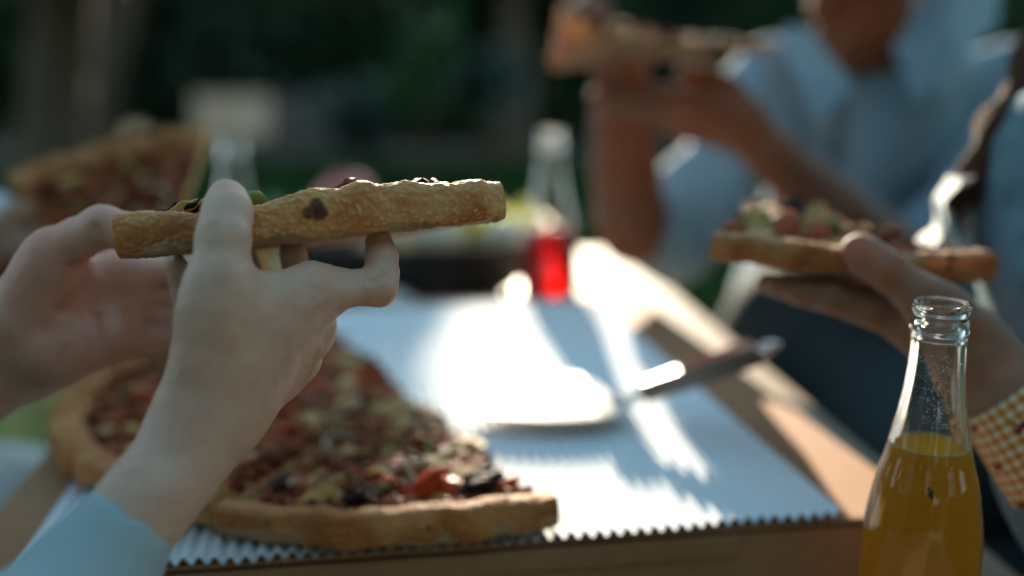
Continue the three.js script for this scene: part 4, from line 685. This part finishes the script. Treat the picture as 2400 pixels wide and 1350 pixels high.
  const len = c1.clone().sub(c0).length(), cg = joined([cuff(0.0335, 0.044, 0, len), cuff(0.0315, 0.041, 0.0006, len)]); { const uv = cg.attributes.uv; for (let i = 0; i < uv.count; i++) uv.setXY(i, uv.getX(i) * 4, uv.getY(i) * 1.15); }
  part('gingham_cuff', cg, std([0.8, 0.78, 0.75], 0.85, { map: ging }), who, 'orange and white gingham cuff with small red cherries');
  // white shirt front showing in the open jacket, loosely gathered
  const sf = grid(40, 40, (u, v) => { const p = P(lerp(2205, 2325, u) + lerp(0, (u - 0.5) * 110, v) - 20 * v, lerp(412, 640, v), 0.69), k = 0.014 * Math.sin(u * 13 + v * 5) * (0.4 + v) + 0.028 * noise(u * 5, v * 4, 4); return [p.x, p.y, p.z + k - 0.02 * u + 0.03 * (u - 0.5) ** 2]; });
  const sb = sf.clone(); sb.translate(0.002, 0, -0.003); part('white_shirt', joined([sf, sb]), cloth([0.62, 0.63, 0.62], 0.8, { transmission: 0.2, thickness: 0 }), who, 'white gathered shirt front lit by the sun');
  const lockA = chain([P(2560, -60, 0.78), P(2430, 140, 0.74), P(2345, 300, 0.71), P(2270, 430, 0.70)], [0.03, 0.014, 0.0115, 0.008]), lockB = chain([P(2290, 400, 0.705), P(2225, 500, 0.71), P(2195, 590, 0.72)], [0.006, 0.004, 0.0025]);
  addHead(who, head, hairBrown, [...lockA, ...lockB].map((q) => ({ ...q, k: 0.02 })));
  part('trousers', mesher({ core: [rc(hip, V(0.46, 0.57, -0.66), 0.13, 0.08), rc(V(0.46, 0.56, -0.66), V(0.45, 0.06, -0.66), 0.065, 0.045), rc(V(0.74, 0.56, -0.95), V(0.47, 0.55, -0.88), 0.12, 0.08), rc(V(0.47, 0.55, -0.88), V(0.46, 0.06, -0.88), 0.065, 0.045)], k: 0.04, grain: folds(14, 0.005) }, 0.011), jeansMat, who);
  for (const z of [-0.66, -0.88]) part('shoe', mesher({ core: [rc(V(0.46, 0.045, z), V(0.30, 0.035, z - 0.02), 0.045, 0.035)] }, 0.01), std([0.08, 0.08, 0.08]), who);
}
// ---- person in the pale blue shirt, both hands on the folded slice
{
  const who = thing('person', 'person in a pale blue collared shirt biting towards a folded slice', 'person');
  const grain = (x, y, z) => 0.0006 * noise(x * 90, y * 90, z * 90);
  const L = handSpec({ grain, wide: V(0.2, 0.3, -0.9).normalize(),
    arm: [[1745, 300, 1.085, 0.024], [1810, 365, 1.09, 0.026], [1960, 500, 1.11, 0.034], [2110, 630, 1.14, 0.042], [2160, 665, 1.15, 0.045]],
    palm: [[[1750, 290, 1.075], [1620, 235, 1.055], 0.021, 0.0125], [[1745, 300, 1.085], [1600, 262, 1.075], 0.021, 0.0125], [[1745, 310, 1.095], [1600, 285, 1.09], 0.02, 0.0125], [[1750, 320, 1.10], [1610, 305, 1.105], 0.018, 0.0115], [[1745, 270, 1.08], [1700, 210, 1.075], 0.019, 0.0140]],
    fingers: [{ j: [[1705, 215, 1.075, 0.014], [1660, 185, 1.07, 0.0125], [1610, 172, 1.07, 0.0105]], blend: 0.014 }, { j: [[1620, 235, 1.055, 0.0125], [1520, 218, 1.045, 0.0105], [1410, 212, 1.035, 0.0085]] }, { j: [[1600, 262, 1.075, 0.0125], [1500, 240, 1.07, 0.0105], [1395, 228, 1.065, 0.0085]] }, { j: [[1600, 285, 1.09, 0.0122], [1500, 258, 1.09, 0.0100], [1410, 240, 1.09, 0.0082]] }, { j: [[1610, 305, 1.105, 0.0112], [1530, 280, 1.11, 0.0088], [1450, 258, 1.11, 0.0074]] }] });
  const R = handSpec({ grain, wide: V(1, 0, 0.2).normalize(),
    arm: [[1462, 250, 1.16, 0.025], [1458, 300, 1.17, 0.027], [1465, 400, 1.19, 0.030], [1480, 510, 1.20, 0.034], [1495, 550, 1.21, 0.037]],
    palm: [[[1450, 250, 1.155], [1405, 130, 1.15], 0.021, 0.0125], [[1462, 250, 1.165], [1428, 120, 1.165], 0.021, 0.0125], [[1472, 250, 1.175], [1448, 125, 1.18], 0.02, 0.012], [[1480, 250, 1.18], [1470, 140, 1.19], 0.018, 0.011], [[1470, 235, 1.15], [1490, 170, 1.14], 0.018, 0.013]],
    fingers: [{ j: [[1488, 172, 1.14, 0.013], [1460, 140, 1.125, 0.0115], [1420, 125, 1.115, 0.0095]], blend: 0.014 }, { j: [[1405, 130, 1.15, 0.0122], [1368, 50, 1.14, 0.0105], [1352, 20, 1.12, 0.0092], [1345, 50, 1.10, 0.0082]] }, { j: [[1428, 120, 1.165, 0.0122], [1392, 30, 1.15, 0.0105], [1372, 5, 1.13, 0.0092], [1362, 40, 1.11, 0.0082]] }, { j: [[1448, 125, 1.18, 0.0118], [1415, 35, 1.165, 0.0100], [1392, 10, 1.145, 0.0088], [1378, 50, 1.125, 0.0078]] }, { j: [[1470, 140, 1.19, 0.0108], [1445, 70, 1.18, 0.0088], [1425, 40, 1.165, 0.0078], [1405, 70, 1.15, 0.0068]] }] });
  const head = headSpec(P(2030, -95, 1.22), V(-0.72, -0.42, 0.55), V(-0.1, 1, 0.1), 1.02);
  const shR = P(1835, 235, 1.36), shL = P(2400, 250, 1.30), chest = P(2060, 380, 1.36), waist = P(1985, 720, 1.40), hip = P(1990, 880, 1.42), elR = P(1495, 560, 1.21), elL = P(2160, 665, 1.15);
  const torso = [rc(hip, waist, 0.13, 0.12), rc(waist, chest, 0.12, 0.135), rc(shR, shL, 0.06, 0.06), rc(P(2075, 200, 1.30), P(2040, 20, 1.26), 0.062, 0.058)];
  part('body', skin(joined([mesher(L, 0.004), mesher(R, 0.004), mesher({ core: [...torso, ...head.core], cuts: head.cuts, creases: head.creases, k: 0.03 }, 0.007)]), tan), skinThin, who);
  addHead(who, head, hairDark);
  const sm = cloth([0.25, 0.39, 0.48], 0.85, { transmission: 0.32, thickness: 0 }), fl = folds(12, 0.017, V(1, -0.45, 0.3));
  part('shirt', mesher({ core: [rc(hip, waist, 0.155, 0.14), rc(waist, chest, 0.14, 0.152), rc(shR, shL, 0.075, 0.075)], k: 0.06, grain: fl }, 0.008), sm, who);
  part('sleeve', mesher({ core: [rc(shR, P(1600, 500, 1.27), 0.08, 0.058), rc(P(1600, 500, 1.27), P(1545, 545, 1.235), 0.058, 0.062)], k: 0.04, grain: fl }, 0.008), sm, who);
  part('sleeve', mesher({ core: [rc(shL, P(2290, 520, 1.20), 0.085, 0.065), rc(P(2290, 520, 1.20), P(2200, 640, 1.16), 0.064, 0.062)], k: 0.04, grain: fl }, 0.008), sm, who);
  for (const g of [sheet([P(2095, 110, 1.17), P(2215, -90, 1.20), P(2345, -60, 1.24), P(2335, 60, 1.22), P(2150, 240, 1.14)], 0.005), sheet([P(2000, 200, 1.15), P(1900, 70, 1.19), P(1840, 60, 1.25), P(1850, 150, 1.21), P(1935, 290, 1.14)], 0.005)]) part('collar', g, sm, who);
  part('placket', sheet([P(1940, 225, 1.155), P(1990, 225, 1.155), P(1965, 620, 1.225), P(1915, 620, 1.225)], 0.004), sm, who);
  for (const y of [300, 400, 500]) { const b = part('button', new THREE.SphereGeometry(0.005, 10, 8).scale(1, 1, 0.5), std([0.7, 0.7, 0.68], 0.3), who); b.position.copy(P(1952, y, 1.152 + (y - 225) * 0.00018)); }
  part('trousers', mesher({ core: [rc(hip, P(1905, 830, 1.30), 0.145, 0.13), rc(P(1960, 800, 1.36), V(0.455, 0.66, -0.98), 0.125, 0.085), rc(V(0.455, 0.66, -0.98), V(0.42, 0.06, -1.02), 0.075, 0.05), rc(P(2110, 820, 1.40), V(0.60, 0.62, -1.12), 0.12, 0.085), rc(V(0.60, 0.62, -1.12), V(0.58, 0.06, -1.10), 0.07, 0.05)], k: 0.05, grain: folds(11, 0.006) }, 0.01), cloth([0.026, 0.044, 0.052], 0.9), who);
  for (const [x, z] of [[0.42, -1.02], [0.58, -1.10]]) part('shoe', mesher({ core: [rc(V(x, 0.045, z), V(x - 0.15, 0.035, z - 0.02), 0.045, 0.035)] }, 0.01), std([0.05, 0.05, 0.05]), who);
}
// ---- person on the far left, holding the tilted slice
{
  const who = thing('person', 'person in white clothes holding the slice tilted to show its toppings', 'person');
  const grain = (x, y, z) => 0.0006 * noise(x * 90, y * 90, z * 90);
  const H = handSpec({ grain, wide: V(0.2, 0.2, 1).normalize(),
    arm: [[-40, 612, 0.885, 0.021], [-130, 618, 0.895, 0.024], [-320, 625, 0.915, 0.032], [-480, 640, 0.935, 0.038]],
    palm: [[[-30, 610, 0.870], [70, 590, 0.865], 0.02, 0.0125], [[-30, 612, 0.885], [80, 585, 0.885], 0.02, 0.0125], [[-30, 615, 0.900], [70, 580, 0.905], 0.019, 0.012], [[-20, 615, 0.910], [60, 575, 0.920], 0.018, 0.011], [[-20, 595, 0.870], [10, 540, 0.870], 0.018, 0.013]],
    fingers: [{ j: [[10, 540, 0.870, 0.013], [50, 505, 0.875, 0.0115], [95, 490, 0.885, 0.0092]], blend: 0.014 }, { j: [[70, 590, 0.865, 0.0122], [170, 590, 0.860, 0.0100], [260, 590, 0.795, 0.0082]] }, { j: [[80, 585, 0.885, 0.0122], [180, 570, 0.880, 0.0100], [270, 560, 0.875, 0.0082]] }, { j: [[70, 580, 0.905, 0.0118], [170, 550, 0.905, 0.0096], [260, 530, 0.905, 0.0078]] }, { j: [[60, 575, 0.920, 0.0108], [140, 535, 0.925, 0.0086], [210, 505, 0.925, 0.007]] }] });
  const hip = V(-0.78, 0.56, -0.92), sh = V(-0.66, 1.04, -0.74), shF = V(-0.80, 1.05, -1.12), head = headSpec(V(-0.70, 1.38, -0.93), V(0.85, -0.3, 0.2), V(0, 1, 0)), el = P(-480, 640, 0.88);
  part('body', skin(joined([mesher(H, 0.004), mesher({ core: [rc(hip, V(-0.74, 0.88, -0.92), 0.125, 0.11), rc(V(-0.74, 0.88, -0.92), V(-0.73, 1.03, -0.93), 0.11, 0.11), rc(sh, shF, 0.055, 0.055), rc(V(-0.73, 1.1, -0.93), V(-0.72, 1.26, -0.93), 0.05, 0.048), ...head.core], cuts: head.cuts, creases: head.creases, k: 0.03 }, 0.009)]), olive), skinMat, who);
  addHead(who, head, hairDark);
  const sm = cloth([0.66, 0.66, 0.66], 0.85), fl = folds(14, 0.008);
  part('top', mesher({ core: [rc(hip, V(-0.74, 0.88, -0.92), 0.15, 0.135), rc(V(-0.74, 0.88, -0.92), V(-0.73, 1.03, -0.93), 0.135, 0.13), rc(sh, shF, 0.07, 0.07)], k: 0.06, grain: fl }, 0.009), sm, who);
  part('sleeve', mesher({ core: [rc(sh, el, 0.075, 0.06), rc(el, P(-140, 560, 0.87), 0.058, 0.05), rc(P(-140, 560, 0.87), P(-25, 500, 0.90), 0.035, 0.02)], k: 0.05, grain: fl }, 0.006), sm, who);
  part('trousers', mesher({ core: [rc(hip, V(-0.495, 0.655, -0.86), 0.14, 0.062), rc(V(-0.495, 0.655, -0.86), V(-0.56, 0.06, -0.84), 0.062, 0.045), rc(V(-0.80, 0.56, -1.05), V(-0.56, 0.56, -1.08), 0.12, 0.085), rc(V(-0.56, 0.56, -1.08), V(-0.56, 0.06, -1.08), 0.068, 0.045)], k: 0.04, grain: fl }, 0.011), cloth([0.6, 0.59, 0.57], 0.9), who);
  for (const z of [-0.84, -1.08]) part('shoe', mesher({ core: [rc(V(-0.54, 0.045, z), V(-0.38, 0.035, z), 0.045, 0.035)] }, 0.01), std([0.5, 0.5, 0.5]), who);
}
scene.traverse((o) => { if (o.isMesh) { o.castShadow = true; o.receiveShadow = true; } });
renderer.render(scene, camera);
